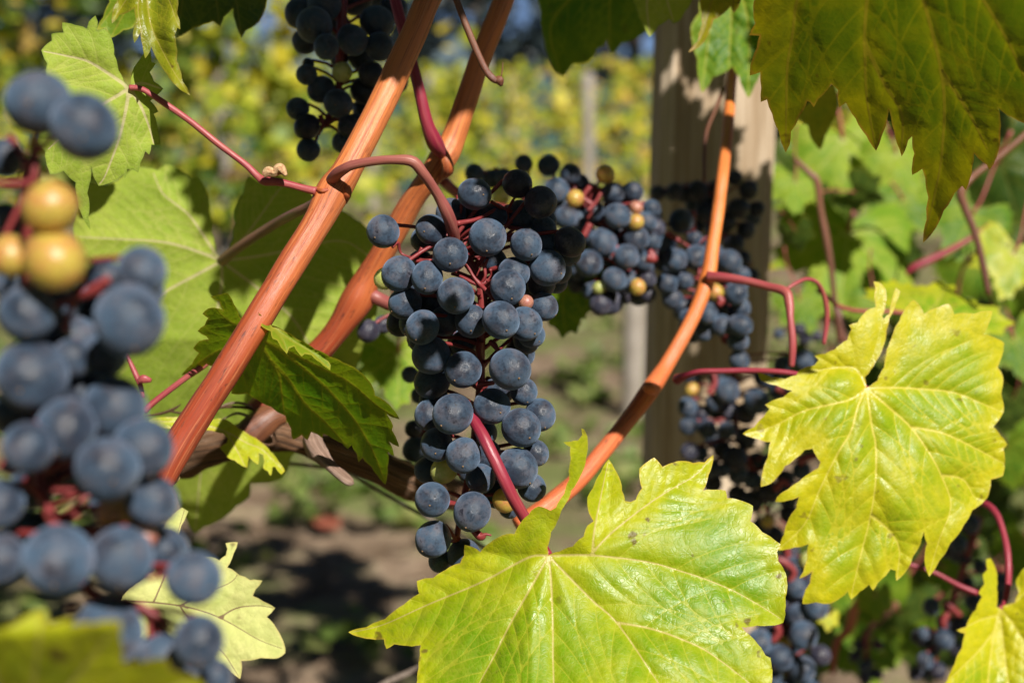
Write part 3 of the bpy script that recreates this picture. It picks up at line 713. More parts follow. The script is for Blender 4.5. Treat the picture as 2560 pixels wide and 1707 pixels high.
stick('vine_cane', 'second reddish cane passing behind the arched grape stalk down to the old wood', 'cane', 'V',
      [(1178, -60), (1150, 20), (1105, 130), (1070, 235), (1040, 320), (1015, 365), (985, 410), (945, 465), (900, 545), (850, 630), (820, 690), (785, 745), (745, 795), (690, 850), (640, 905), (600, 950)],
      [.575, .57, .57, .57, .57, .568, .57, .575, .58, .585, .587, .588, .59, .592, .594, .594],
      [24, 24, 25, 26, 28, 32, 27, 26, 27, 29, 38, 29, 28, 31, 36, 40], M['cane'], seg=28, wob=.07, n=160, ridges=.02,
      extra=[tube_geo(*tp('V', [(1008, 345), (1022, 362), (1028, 390), (1012, 412)], [.562, .558, .559, .565], [7, 14, 13, 5]), 18, 12, .4, 8)])
stick('vine_cane', 'bright orange cane crossing in front of the wooden post', 'cane', 'V',
      [(1692, 120), (1680, 190), (1672, 300), (1660, 400), (1650, 480), (1638, 560), (1625, 640), (1600, 710), (1570, 770), (1530, 840), (1493, 895), (1450, 955), (1390, 1030), (1330, 1100), (1260, 1160), (1190, 1210)],
      [.735, .715, .675, .65, .645, .64, .635, .63, .625, .62, .612, .605, .59, .58, .57, .565],
      [11, 12, 13, 14, 14.5, 15, 18, 17, 17.5, 18, 22, 19, 19.5, 21, 23, 23], M['cane_or'], seg=24, wob=.05, n=150, ridges=.015,
      extra=[tube_geo(*tp('V', [(1480, 885), (1492, 893), (1508, 900)], [.60, .597, .6], [8, 12, 7]), 12, 10, .3, 3)])
stick('vine_shoot', 'thin dark shoot beside the orange cane in front of the sunlit post', 'shoot', 'C', [(200, 400), (165, 490), (122, 600), (112, 700), (110, 830)], .70, [9, 9, 9, 9, 8], M['cane_br'])
old = stick('old_wood', 'rough brown old wood with a pale spur under the curled green leaf', 'old wood', 'S',
      [(-260, 1090), (0, 1040), (200, 1005), (330, 965), (450, 945), (600, 905), (760, 890), (900, 930), (1050, 975), (1200, 1030), (1350, 1095), (1480, 1150), (1600, 1190), (1750, 1230)],
      [.68, .65, .635, .628, .622, .616, .61, .606, .604, .606, .612, .622, .64, .66], [110, 115, 112, 100, 96, 88, 80, 80, 78, 80, 88, 95, 90, 85], M['bark'], seg=40, wob=.22, n=170, ridges=.10)
stick('spur', None, None, 'S', [(900, 880), (922, 930), (948, 985), (1000, 1040), (1060, 1095), (1105, 1130), (1128, 1145), (1143, 1153)], [.588, .563, .552, .546, .541, .538, .537, .537], [34, 58, 52, 36, 30, 27, 21, 3], M['spur'], old, seg=18, wob=.25, n=70, ridges=.06)
stick('pruned_stub', None, None, 'S', [(755, 770), (690, 790), (620, 845), (560, 905), (545, 950)], [.59, .588, .586, .586, .595], [60, 76, 84, 80, 40], M['cane_br'], old, seg=22, wob=.1, n=40, ridges=.05)
for i, (pts, r_) in enumerate([([(120, 755), (250, 770), (420, 735), (560, 738), (610, 760)], 9), ([(380, 745), (470, 715), (540, 715), (600, 745)], 7), ([(0, 785), (90, 770), (160, 745), (200, 720)], 8), ([(430, 800), (520, 770), (640, 830), (700, 900)], 8), ([(600, 900), (660, 940), (710, 930), (690, 860)], 9), ([(1350, 1010), (1440, 1040), (1510, 1090)], 10)]):
    stick('bark_strip', None, None, 'S', pts, .585, [r_*.4]+[r_]*(len(pts)-2)+[r_*.4], M['spur' if i % 2 else 'bark'], old, seg=7, wob=.4)
stick('trellis_wire', 'thin grey wire running below the old wood behind the grapes', 'wire', 'S', [(-300, 900), (600, 1010), (780, 1040), (960, 1060), (1100, 1085), (1330, 1220), (1568, 1350), (1900, 1520)], .70, 11, M['wire'])
stick('trellis_wire', 'grey wire near the bottom edge beside the big yellow-green leaf', 'wire', 'V', [(640, 1750), (850, 1590), (960, 1535), (1100, 1470), (1400, 1330)], .72, 8, M['wire'])

stick('tendril', 'short brown stem hanging free between the two reddish canes', 'tendril', 'V', [(1035, -40), (1050, 5), (1075, 70), (1098, 125), (1118, 165), (1135, 183), (1150, 190)], [.52]*7, [7, 7.5, 8, 8, 8, 8, 4], M['cane_br'],
      extra=[tube_geo(*tp('V', [(1140, 178), (1147, 186), (1152, 198)], .52, [6, 10, 3]), 10, 8, .5, 3), tube_geo(*tp('V', [(1151, 178), (1154, 160), (1155, 143)], .52, [1.6, 1.6, .8]), 8, 6)])
stick('leaf_stalk', 'magenta leaf stalk rising from the knot on the second reddish cane', 'stalk', 'V', [(895, -50), (915, 30), (938, 110), (960, 195), (980, 280), (1000, 330), (1022, 362)], [.55, .548, .546, .546, .548, .552, .56], [13, 13, 13, 13, 15, 19, 10], M['petiole'], seg=18)
stick('leaf_stalk', 'thin pink stalk with a dry bud below the forked leaf veins', 'stalk', 'D', [(560, 40), (590, 100), (622, 170), (640, 215), (650, 270)], .55, [9, 10, 13, 12, 9], M['petiole_pk'],
      extra=[tube_geo(*tp('D', [(630, 195), (655, 185), (690, 190)], .545, [10, 19, 8]), 12, 9, .6, 3)])
stick('leaf_stalk', 'pink stalk running behind the thick orange cane beside the old wood', 'stalk', 'D', [(655, 330), (700, 290), (770, 235), (850, 175), (930, 120), (990, 60)], .535, [16, 14, 14, 14, 15, 14], M['petiole_pk'])
stick('dry_bud', None, None, 'S', [(165, 1085), (175, 1115), (160, 1155)], .484, [10, 24, 8], M['dry'], cane_a, wob=.6)
# stalks at the right
stick('cane_fork', 'pink forked stalk branching off the bright orange cane over the post', 'stalk', 'C', [(130, 1262), (200, 1265), (300, 1280), (400, 1305), (480, 1330), (498, 1385), (503, 1450), (512, 1540), (512, 1600), (508, 1670)],
      [.63, .625, .62, .615, .61, .608, .606, .605, .605, .606], [26, 22, 19, 19, 22, 21, 16, 17, 17, 14], M['petiole_pk'], seg=18,
      extra=[tube_geo(*tp('C', [(490, 1315), (530, 1290), (575, 1272), (620, 1285), (650, 1330), (668, 1400), (668, 1480), (655, 1570)], [.61, .612, .615, .62, .625, .628, .63, .63], [9, 9, 9, 10, 11, 13, 12, 9]), None, 12, .06, 2)])
stick('vine_shoot', 'brown upright shoot among pale blurred leaves right of the post', 'shoot', 'C', [(520, 720), (590, 790), (625, 830), (640, 950), (665, 1080), (690, 1230), (705, 1380), (725, 1450), (738, 1560)], [.90]*9, [10, 15, 17, 14, 17, 13, 14, 24, 25], M['cane_br'], group='brown shoots right of the post')
stick('vine_shoot', 'dark brown shoot hanging below the big shaded leaf', 'shoot', 'C', [(1600, 590), (1460, 710), (1340, 800), (1280, 870), (1300, 950), (1340, 1050), (1375, 1180), (1408, 1345)], [.80]*8, [14, 14, 15, 22, 18, 16, 16, 14], M['cane_br'], group='brown shoots right of the post')
stick('leaf_stalk', 'pink blurred stalk crossing among dim leaves under the big shaded leaf', 'stalk', 'C', [(1030, 1250), (1065, 1218), (1140, 1185), (1230, 1140), (1310, 1095), (1400, 1030)], .95, [5, 17, 17, 15, 12, 9], M['petiole'])
stick('leaf_stalk', 'dark red stalk slanting below the yellow leaf towards the low bunches', 'stalk', 'U', [(560, 720), (680, 755), (800, 800), (950, 880), (1080, 935)], .70, [13, 14, 15, 17, 19], M['petiole'])
stick('vine_shoot', 'orange and brown stub near the ground below the yellow leaf', 'shoot', 'U', [(260, 960), (210, 1060), (180, 1180), (90, 1290), (60, 1500)], 1.05, [30, 34, 32, 26, 20], M['cane'], group='brown shoots right of the post')
stick('vine_shoot', 'blurred pinkish shoot low under the yellow leaf, beside the orange stub', 'shoot', 'U', [(520, 1000), (430, 1090), (330, 1180), (250, 1300)], 1.1, [22, 24, 22, 20], M['cane_br'], group='brown shoots right of the post')

# ------------------------------------------------------------------ traced leaves
Eo = [(950, 985), (945, 950), (962, 880), (1010, 780), (1055, 690), (1098, 620), (1122, 540), (1128, 445), (1112, 412), (1100, 408), (1104, 438), (1085, 462), (1050, 468), (1018, 470), (1050, 492), (1052, 545), (1045, 640), (1022, 705), (985, 768),
      (960, 782), (905, 762), (872, 782), (860, 800), (820, 842), (795, 888), (760, 888), (700, 915), (640, 970), (600, 945), (568, 938), (566, 985), (548, 1020), (480, 1052), (425, 1088), (350, 1102), (360, 1160), (290, 1210), (205, 1275), (120, 1312), (38, 1335),
      (100, 1360), (200, 1368), (212, 1412), (248, 1390), (368, 1395), (364, 1440), (358, 1500), (352, 1555), (345, 1610), (400, 1700), (520, 1790), (640, 1940), (760, 2010), (900, 2140), (1000, 2230), (1090, 2110), (1200, 2080), (1300, 1990), (1450, 2000), (1560, 1900), (1700, 1850), (1800, 1760), (1900, 1730),
      (1962, 1640), (1968, 1568), (1962, 1452), (1940, 1442), (1905, 1390), (1850, 1335), (1830, 1312), (1900, 1305), (1960, 1305), (2020, 1292), (2030, 1180), (2036, 1082), (1998, 1012), (1992, 970), (2008, 935), (1980, 915), (1925, 880), (1870, 830), (1882, 760), (1825, 735), (1765, 725), (1757, 690), (1655, 690), (1680, 620), (1698, 568), (1702, 528), (1688, 538), (1662, 562), (1610, 565), (1555, 555),
      (1470, 582), (1432, 540), (1400, 560), (1365, 590), (1376, 680), (1348, 732), (1325, 742), (1300, 738), (1285, 690), (1280, 650), (1252, 592), (1225, 548), (1190, 605), (1152, 680), (1128, 720), (1130, 775), (1155, 830), (1128, 850), (1110, 900), (1060, 945), (1000, 968)]
Ev = [[(950, 988), (1140, 985), (1400, 1015), (1568, 1062), (1655, 1090), (1800, 1150), (1940, 1230), (2025, 1285)], [(950, 988), (1060, 1100), (1160, 1200), (1260, 1290), (1400, 1490), (1520, 1690), (1560, 1890)], [(1260, 1290), (1420, 1320), (1568, 1372), (1700, 1440), (1960, 1640)],
      [(950, 988), (962, 1100), (970, 1300), (972, 1500), (985, 1800), (1000, 2200)], [(950, 988), (880, 1115), (780, 1290), (700, 1450), (630, 1580), (540, 1790)], [(950, 988), (880, 988), (790, 1030), (640, 1110), (400, 1210), (200, 1300), (60, 1335)],
      [(950, 985), (965, 890), (1030, 730), (1075, 620), (1100, 420)], [(1140, 985), (1230, 890), (1380, 770), (1500, 690), (1620, 620), (1700, 535)], [(1150, 980), (1158, 880), (1180, 760), (1222, 560)]]
def l1fn(X, Y):
    fold = np.clip((-X*.35+Y*1.0)-2, 0, 60)*np.clip((-X+32)/40, 0, 1)*np.where(X < 14, 1, 0)
    lob = np.clip((20-X)/10, 0, 1)
    return -.42*np.minimum(X+6, 0)*np.clip(1-Y/14, 0, 1)-.62*np.clip(Y, 0, 60)*lob-.16*fold*0-.0035*np.clip(-Y-5, 0, 90)**2*.6+.0012*X*X
leaf('big sunlit yellow-green leaf under the central bunch, magenta stalk running up from it', 'E', Eo, (950, 985), Ev, .485, 'leaf_yg', gx=-.05, gy=.42, fn=l1fn, res=1.0, puck=1.25, puff=1.5, wav=3.4, wsc=30,
     petiole=('E', [(600, 330), (618, 385), (650, 440), (685, 510), (722, 585), (760, 665), (800, 745), (850, 830), (900, 910), (950, 988)], [.503, .498, .494, .492, .491, .491, .493, .497, .497, .489], [24, 27, 29, 30, 30, 29, 28, 27, 26, 22], 'petiole'), seed=4)

Fo = [(850, 222), (842, 175), (870, 140), (892, 105), (925, 40), (942, -40), (955, -95), (985, -165), (1003, -218), (985, -232), (965, -170), (955, -115), (928, -90), (922, -105), (940, -172), (938, -222), (908, -258), (882, -262), (890, -232), (892, -145), (850, -128), (810, -75), (770, -62), (782, -44), (762, 5), (705, 48), (660, 68), (612, 76), (632, 96), (612, 120), (542, 142), (530, 166), (480, 182), (420, 176), (352, 154), (370, 190), (440, 212), (512, 236), (470, 266), (388, 300), (408, 320), (380, 355), (340, 400), (286, 432),
      (350, 456), (412, 470), (400, 540), (378, 600), (368, 674), (412, 660), (450, 622), (478, 580), (530, 542), (568, 506), (604, 500), (640, 560), (630, 588), (590, 612), (542, 650), (490, 686), (442, 720), (434, 742), (490, 736), (542, 720), (530, 770), (490, 832), (474, 890), (448, 962), (520, 950), (586, 935), (580, 1000), (562, 1060), (543, 1092), (602, 1060), (592, 1110), (566, 1160), (558, 1206), (620, 1200), (682, 1206), (720, 1188), (764, 1150), (780, 1186), (820, 1150), (862, 1118), (880, 1146), (902, 1110), (960, 1048), (984, 1056), (986, 1102), (1022, 1070), (1062, 990), (1112, 878), (1126, 932), (1114, 1010), (1136, 1082), (1182, 1010), (1232, 930), (1292, 850), (1332, 780), (1402, 722), (1418, 640), (1472, 624), (1482, 560), (1474, 502), (1492, 482), (1462, 440), (1428, 400), (1476, 330), (1464, 250), (1472, 170), (1448, 130), (1478, 20), (1440, -4), (1382, -20), (1410, -75), (1424, -128), (1340, -114), (1250, -112), (1226, -160), (1180, -145), (1112, -112), (1082, -165), (1064, -178), (1040, -155), (1000, -82), (962, 0), (930, 130), (900, 190), (865, 215)]
Fv = [[(850, 225), (970, 222), (1100, 228), (1250, 245), (1390, 300), (1470, 335)], [(850, 225), (950, 310), (1050, 400), (1130, 510), (1190, 620), (1235, 760), (1180, 920), (1136, 1070)], [(850, 225), (875, 400), (892, 480), (892, 640), (870, 800), (820, 1000), (780, 1170)], [(850, 225), (810, 310), (780, 420), (720, 520), (640, 680), (570, 840), (460, 950)], [(850, 225), (780, 275), (680, 300), (560, 330), (420, 400), (300, 430)], [(850, 222), (800, 135), (700, 132), (600, 150), (450, 178), (365, 160)], [(850, 225), (960, 150), (1100, 100), (1250, 30), (1410, -115)], [(850, 222), (890, 130), (930, -20), (960, -110), (890, -250)], [(870, 800), (960, 880), (1000, 960), (990, 1080)], [(1050, 400), (1200, 430), (1350, 500), (1480, 570)], [(1190, 620), (1290, 640), (1340, 720)]]
leaf('yellow leaf with a bitten notch hanging in front of the low bunches', 'F', Fo, (850, 222), Fv, .565, 'leaf_yl', gx=.12, gy=.30, fn=lambda X, Y: .0032*X*X+.0034*np.clip(-Y, 0, 90)**2-.1*np.clip(Y-8, 0, 50), res=1.1, puck=1.2, puff=1.6, wav=3.6, wsc=26,
     petiole=('F', [(-12, 185), (25, 168), (90, 150), (200, 146), (320, 144), (430, 148), (530, 160), (640, 190), (760, 225), (850, 226)], [.606, .60, .597, .595, .593, .59, .588, .585, .578, .566], [26, 17, 14, 13, 13, 13, 13, 13, 13, 14], 'petiole'), seed=9, group='vine leaves near the lens')

Co = [(1000, -430), (900, -520), (700, -470), (560, -330), (420, -200), (345, -90), (338, 0), (334, 60), (342, 110), (316, 162), (362, 164), (350, 220), (330, 270), (318, 345), (366, 330), (370, 400), (368, 466), (396, 455), (420, 520), (450, 600), (482, 696), (500, 660), (506, 600), (540, 540), (580, 462), (592, 466), (610, 490), (632, 450), (690, 384), (720, 412), (725, 492), (756, 470), (800, 540), (850, 620), (894, 688), (920, 620), (952, 498), (962, 535), (976, 600), (1000, 680), (1010, 714), (1040, 640), (1058, 622), (1068, 700), (1058, 798), (1104, 770), (1118, 810), (1132, 900), (1124, 1000), (1108, 1106), (1152, 1060), (1202, 960), (1252, 880), (1286, 848), (1302, 868), (1320, 820), (1332, 760), (1340, 700), (1398, 752), (1410, 775), (1442, 720), (1460, 600), (1450, 492), (1568, 562), (1640, 520), (1720, 460), (1820, 420), (1800, 280), (1900, 100), (1850, -100), (1700, -300), (1500, -470), (1250, -560), (1120, -520), (1060, -400)]
Cv = [[(1030, -400), (800, -300), (620, -150), (535, 0), (515, 150), (490, 300), (485, 480), (482, 690)], [(1030, -400), (940, -250), (870, -100), (848, 50), (842, 200), (850, 430), (870, 560), (894, 684)], [(1030, -400), (1060, -200), (1110, 0), (1150, 150), (1190, 320), (1205, 470), (1200, 620), (1180, 800), (1112, 1090)], [(1030, -400), (1200, -250), (1350, -50), (1500, 200), (1600, 420)], [(1030, -400), (1300, -380), (1600, -250), (1850, -80)], [(842, 200), (930, 380), (1010, 520), (1010, 700)], [(1190, 320), (1320, 520), (1400, 680)]]
leaf('large shaded olive leaf with long pointed teeth hanging at the top corner', 'C', Co, (1030, -400), Cv, .395, 'leaf_ol', gx=-.55, gy=-1.32, side=-1, fn=lambda X, Y: .0012*X*X, res=1.15, puck=1.0, puff=.4, wav=2.2, wsc=26, seed=14, name='vine_leaf')

A4 = [(1010, 1190), (985, 1150), (966, 1060), (955, 960), (945, 880), (905, 808), (868, 812), (800, 760), (750, 748), (720, 776), (650, 760), (600, 770), (540, 830), (480, 850), (430, 838), (385, 850), (350, 950), (335, 1100), (300, 1250), (240, 1400), (200, 1560), (130, 1700), (120, 1850), (200, 1900), (330, 1960), (500, 2040), (660, 2100), (760, 2150), (800, 2250), (825, 2320), (850, 2370), (890, 2430), (930, 2400), (1000, 2372), (1080, 2304), (1138, 2264), (1142, 2204), (1282, 2184), (1330, 2080), (1420, 1980), (1500, 1880), (1600, 1720), (1660, 1560), (1722, 1400), (1700, 1260), (1730, 1150), (1690, 1060), (1620, 1000), (1560, 960), (1430, 900), (1370, 830), (1320, 850), (1260, 790), (1180, 830), (1130, 800), (1110, 880), (1068, 960), (1075, 1020), (1060, 1090), (1040, 1150)]
A4v = [[(1010, 1190), (940, 1160), (820, 1120), (720, 1100), (550, 1090), (360, 1080)], [(1010, 1190), (965, 1130), (870, 990), (800, 930), (740, 880), (700, 790)], [(1010, 1190), (900, 1250), (760, 1325), (600, 1430), (400, 1600), (180, 1750)], [(1010, 1190), (1010, 1300), (985, 1450), (960, 1700), (930, 2000), (890, 2410)], [(1010, 1190), (1090, 1250), (1170, 1310), (1350, 1470), (1450, 1700), (1440, 1940)], [(1010, 1190), (1210, 1162), (1400, 1120), (1568, 1100), (1700, 1180)], [(1010, 1190), (1100, 1100), (1190, 980), (1260, 880), (1300, 840)]]
leaf('broad pale green leaf seen from below behind the thick cane, its stalk brown', 'A', A4, (1010, 1190), A4v, .635, 'leaf_un', gx=-.05, gy=-.05, side=-1, res=1.5, puck=.9, wav=3.5, wsc=40, curl=.15, fn=lambda X, Y: .55*np.clip(-Y-35, 0, 90),
     petiole=('A', [(1470, 900), (1430, 930), (1360, 965), (1290, 1000), (1200, 1055), (1130, 1100), (1060, 1150), (1010, 1190)], [.54, .55, .56, .575, .59, .60, .612, .622], [24, 23, 22, 22, 22, 22, 24, 24], 'petiole_br'), seed=21, group='vine leaves around the thick cane')

A5 = [(590, 402), (565, 372), (540, 320), (520, 250), (510, 180), (478, 133), (440, 142), (446, 100), (435, 72), (405, 100), (396, 132), (340, 114), (284, 104), (290, 150), (234, 156), (236, 186), (188, 230), (215, 290), (208, 322), (225, 400), (200, 480), (210, 560), (170, 650), (205, 690), (228, 795), (290, 780), (345, 832), (350, 900), (375, 985), (412, 1048), (402, 990), (408, 950), (398, 880), (415, 760), (450, 848), (510, 830), (560, 798), (570, 815), (580, 770), (612, 776), (630, 788), (640, 740), (662, 690), (680, 706), (690, 660), (732, 660), (720, 600), (714, 560), (700, 520), (722, 510), (685, 460), (744, 405), (702, 372), (682, 330), (710, 290), (690, 282), (682, 222), (640, 268), (602, 330), (598, 395)]
A5v = [[(590, 402), (500, 340), (400, 280), (300, 255), (200, 235)], [(590, 402), (530, 440), (470, 475), (350, 560), (220, 680)], [(590, 402), (570, 520), (540, 640), (480, 800), (452, 840)], [(590, 402), (640, 480), (680, 580), (700, 655)], [(590, 402), (560, 300), (500, 180), (440, 90)], [(594, 400), (650, 380), (735, 405)]]
def l5fn(X, Y):  # the blade is folded along the vein that runs down from the stalk: the far half turns away
    s_ = X*.95+Y*.25; return .38*np.clip(s_+4, 0, 40)+.35*np.clip(-Y-8, 0, 60)*.5
leaf_f = leaf('folded matt green leaf on a long pink stalk behind the big blurred grapes', 'A', A5, (590, 400), A5v, .50, 'leaf_un', gx=.15, gy=-.1, fn=l5fn, res=1.1, side=1, puck=.7, wav=2.5, wsc=16,
     petiole=('A', [(590, 400), (640, 405), (690, 432), (740, 465), (850, 540), (920, 595), (1000, 660), (1080, 720), (1130, 760), (1175, 805), (1205, 825), (1260, 830), (1320, 842), (1380, 858), (1440, 872)], [.50]*15, [14, 14, 14, 15, 15, 15, 15, 15, 15, 17, 22, 19, 17, 17, 19], 'petiole_pk'), seed=31, group='vine leaves around the thick cane')
_b = stick('dry_bud', None, None, 'A', [(1200, 800), (1225, 785), (1250, 790), (1275, 770), (1305, 800)], .494, [10, 20, 15, 24, 8], M['dry'], leaf_f, wob=.7, n=40)
_b.parent = [c for c in leaf_f.children if c.name.startswith('petiole')][0]

A6 = [(600, -160), (520, -60), (540, 0), (512, 60), (510, 108), (545, 70), (612, 40), (622, 100), (606, 150), (612, 198), (640, 150), (650, 210), (662, 268), (690, 214), (722, 280), (762, 340), (800, 390), (868, 437), (832, 370), (806, 280), (796, 160), (808, 128), (822, 136), (806, 60), (812, 0), (810, -70), (700, -170)]
leaf('yellow-green twisted leaf with a long dark tip hanging from the top edge', 'A', A6, (660, -150), [[(660, -150), (670, 0), (690, 120), (740, 230), (800, 340), (862, 432)], [(660, -150), (600, -40), (530, 70)], [(660, -150), (630, 20), (640, 120), (655, 255)], [(660, -150), (760, -20), (812, 120)]], .495, 'leaf_tw', gx=-.3, gy=.25, fn=lambda X, Y: 2.2*np.sin(X*.5), res=.9, puck=1.4, wav=3, wsc=9, seed=33, group='vine leaves around the thick cane')
A7 = [(900, -260), (800, -80), (806, 60), (800, 172), (850, 150), (882, 128), (930, 112), (970, 98), (1002, 122), (1020, 78), (1062, 38), (1072, 100), (1102, 174), (1122, 140), (1182, 100), (1218, 0), (1230, -120), (1080, -270)]
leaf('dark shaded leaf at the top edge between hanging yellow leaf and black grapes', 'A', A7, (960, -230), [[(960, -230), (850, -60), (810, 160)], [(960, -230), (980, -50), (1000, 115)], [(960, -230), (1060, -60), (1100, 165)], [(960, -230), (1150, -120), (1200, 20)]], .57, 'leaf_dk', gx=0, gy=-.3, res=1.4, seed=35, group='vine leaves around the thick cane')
A7b = [(560, -180), (480, -80), (500, 10), (470, 80), (440, 138), (480, 130), (505, 175), (560, 140), (605, 128), (650, 60), (690, -40), (660, -170)]
leaf('small dark leaf tucked behind the hanging yellow leaf', 'A', A7b, (600, -160), [[(600, -160), (540, 0), (445, 132)], [(600, -160), (590, 0), (508, 168)], [(600, -160), (650, 0), (606, 124)]], .545, 'leaf_gr', res=1.3, gy=-.35, seed=36, group='vine leaves around the thick cane')

S8 = [(620, 345), (600, 320), (560, 290), (520, 243), (490, 175), (455, 115), (410, 124), (363, 135), (410, 160), (432, 210), (390, 195), (350, 198), (318, 226), (350, 250), (330, 290), (292, 320), (340, 350), (352, 366), (300, 376), (268, 415), (300, 440), (262, 500), (203, 562), (280, 540), (340, 500), (400, 520), (470, 560), (480, 600), (476, 662), (560, 660), (610, 690), (690, 732), (770, 782), (800, 850), (810, 912), (858, 886), (890, 914), (910, 870), (945, 884), (972, 904), (975, 880), (1010, 893), (1080, 932), (1110, 962), (1130, 940), (1160, 990), (1168, 1034), (1190, 1010), (1240, 1060), (1275, 1110), (1314, 1156), (1326, 1060), (1328, 980), (1362, 1002), (1335, 922), (1390, 952), (1350, 860), (1357, 838), (1320, 772), (1392, 802), (1352, 742), (1310, 700), (1258, 672), (1246, 626), (1182, 546), (1082, 490), (1012, 460), (930, 420), (830, 362), (760, 318), (700, 290), (650, 310)]
S8v = [[(612, 355), (690, 480), (735, 560), (748, 650), (765, 775)], [(612, 355), (700, 400), (780, 455), (950, 590), (1050, 690), (1150, 810), (1240, 960), (1312, 1140)], [(690, 480), (790, 590), (880, 720), (980, 810), (1110, 950)], [(660, 375), (800, 440), (960, 520), (1120, 600), (1260, 720), (1385, 798)], [(612, 355), (520, 300), (420, 230), (370, 140)], [(612, 355), (500, 400), (380, 440), (215, 555)], [(612, 355), (560, 480), (482, 640)]]
S8flap = ([(700, 300), (650, 250), (622, 220), (628, 240), (650, 258), (636, 292), (690, 322), (700, 362), (725, 372), (778, 446), (790, 415), (818, 404), (858, 460), (876, 445), (912, 452), (960, 492), (1014, 534), (1016, 505), (985, 468), (1014, 462), (930, 420), (830, 362), (760, 320)],
          [[(690, 300), (800, 370), (900, 430), (1005, 520)], [(720, 320), (760, 380), (778, 440)]], lambda X, Y: -.68*X-1.5*Y-1.5-2.3*np.clip(-(Y+.62*X-7.5), 0, 20)*-1*-1)
leaf('curled green leaf with a bright folded edge between thick cane and central bunch', 'S', S8, (612, 350), S8v, .499, 'leaf_gl', gx=-.68, gy=-1.5, fn=lambda X, Y: .35*np.clip(-X, 0, 60), res=.95, puck=1.3, wav=2.6, wsc=20, flap=S8flap, seed=41, group='vine leaves around the thick cane')
S9 = [(20, 812), (60, 795), (150, 790), (260, 800), (330, 815), (385, 800), (430, 798), (470, 815), (512, 850), (580, 890), (640, 928), (690, 978), (732, 1030), (766, 1080), (760, 1102), (735, 1075), (700, 1010), (740, 1060), (745, 1100), (718, 1075), (690, 1040), (655, 990), (648, 1000), (655, 1030), (648, 1065), (676, 1085), (690, 1114), (694, 1060), (660, 1015), (620, 985), (612, 1000), (620, 1048), (596, 1030), (568, 1000), (565, 1040), (558, 1072), (520, 1045), (495, 1025), (455, 1012), (440, 985), (412, 955), (450, 930), (458, 905), (430, 878), (370, 862), (300, 850), (200, 840), (100, 850), (50, 840)]
S9 = [(20, 812), (60, 795), (150, 790), (260, 800), (330, 815), (385, 800), (430, 798), (470, 815), (512, 850), (580, 890), (640, 928), (690, 978), (732, 1030), (768, 1082), (748, 1102), (715, 1060), (700, 1060), (690, 1114), (676, 1085), (648, 1065), (656, 1030), (650, 995), (625, 985), (622, 1048), (596, 1030), (568, 1000), (565, 1040), (558, 1072), (520, 1045), (495, 1025), (455, 1012), (440, 985), (412, 955), (450, 930), (458, 905), (430, 878), (370, 862), (300, 850), (200, 840), (100, 850), (50, 840)]
leaf('small ragged bright green leaf in front of the old wood, eaten along its lower edge', 'S', S9, (330, 830), [[(330, 830), (450, 870), (560, 930), (650, 970), (760, 1085)], [(450, 870), (490, 940), (556, 1065)], [(330, 830), (200, 815), (40, 815)]], .575, 'leaf_yg', gx=.1, gy=.5, res=.9, puck=.9, wav=2, wsc=14, seed=44, group='vine leaves around the thick cane')
D10 = [(540, 1230), (560, 1170), (640, 1105), (700, 1060), (738, 930), (744, 862), (790, 800), (830, 768), (858, 785), (826, 850), (800, 920), (800, 985), (880, 1000), (965, 992), (1000, 1008), (1030, 985), (1036, 955), (1028, 930), (1084, 926), (1066, 975), (1036, 1040), (1090, 1075), (1140, 1098), (1196, 1100), (1165, 1140), (1152, 1170), (1200, 1195), (1254, 1225), (1216, 1265), (1262, 1320), (1296, 1390), (1300, 1430), (1270, 1452), (1190, 1452), (1100, 1466), (1102, 1510), (1094, 1548), (1040, 1500), (980, 1470), (880, 1440), (780, 1420), (660, 1370), (570, 1310)]
leaf('pale dry leaf with brown veins behind the lowest blurred grapes', 'D', D10, (560, 1190), [[(560, 1190), (700, 1200), (820, 1215), (950, 1248), (1060, 1300), (1180, 1370), (1285, 1410)], [(820, 1215), (960, 1150), (1080, 1080), (1070, 935)], [(1000, 1270), (1080, 1225), (1180, 1215), (1245, 1225)], [(700, 1200), (760, 1050), (840, 780)], [(820, 1215), (900, 1330), (1010, 1420), (1090, 1540)]], .455, 'leaf_pa', gx=.1, gy=.3, res=1.0, puck=1.0, wav=3, wsc=18, seed=47, group='vine leaves near the lens')
D11 = [(-120, 1420), (-60, 1350), (60, 1302), (120, 1262), (168, 1234), (206, 1234), (216, 1302), (270, 1285), (332, 1268), (322, 1302), (430, 1292), (552, 1284), (550, 1360), (562, 1472), (650, 1466), (762, 1454), (782, 1502), (840, 1525), (905, 1542), (960, 1620), (900, 1760), (700, 1900), (300, 1950), (-80, 1850)]
leaf('blurred yellow-edged leaf closest to the lens at the bottom corner', 'D', D11, (100, 1900), [[(100, 1900), (150, 1600), (190, 1240)], [(100, 1900), (300, 1600), (548, 1290)], [(100, 1900), (500, 1700), (890, 1545)], [(100, 1900), (-60, 1400)]], .255, 'leaf_yg', gx=0, gy=.15, fn=lambda X, Y: 1.45*np.clip(22+.1*X-Y, 0, 60), res=1.0, seed=49, group='vine leaves near the lens')
U12 = [(1240, 1040), (1214, 1030), (1216, 900), (1212, 770), (1172, 688), (1142, 698), (1150, 770), (1118, 800), (1130, 870), (1088, 932), (1112, 962), (1070, 1050), (1030, 1100), (1000, 1172), (934, 1196), (992, 1220), (970, 1320), (920, 1430), (868, 1545), (800, 1690), (860, 1800), (900, 1950), (1050, 2000), (1100, 2120), (1250, 2050), (1400, 2060), (1500, 1950), (1680, 1850), (1650, 1600), (1760, 1400), (1640, 1200), (1700, 1000), (1560, 880), (1500, 760), (1410, 756), (1350, 850), (1372, 932), (1342, 1000), (1292, 1012)]
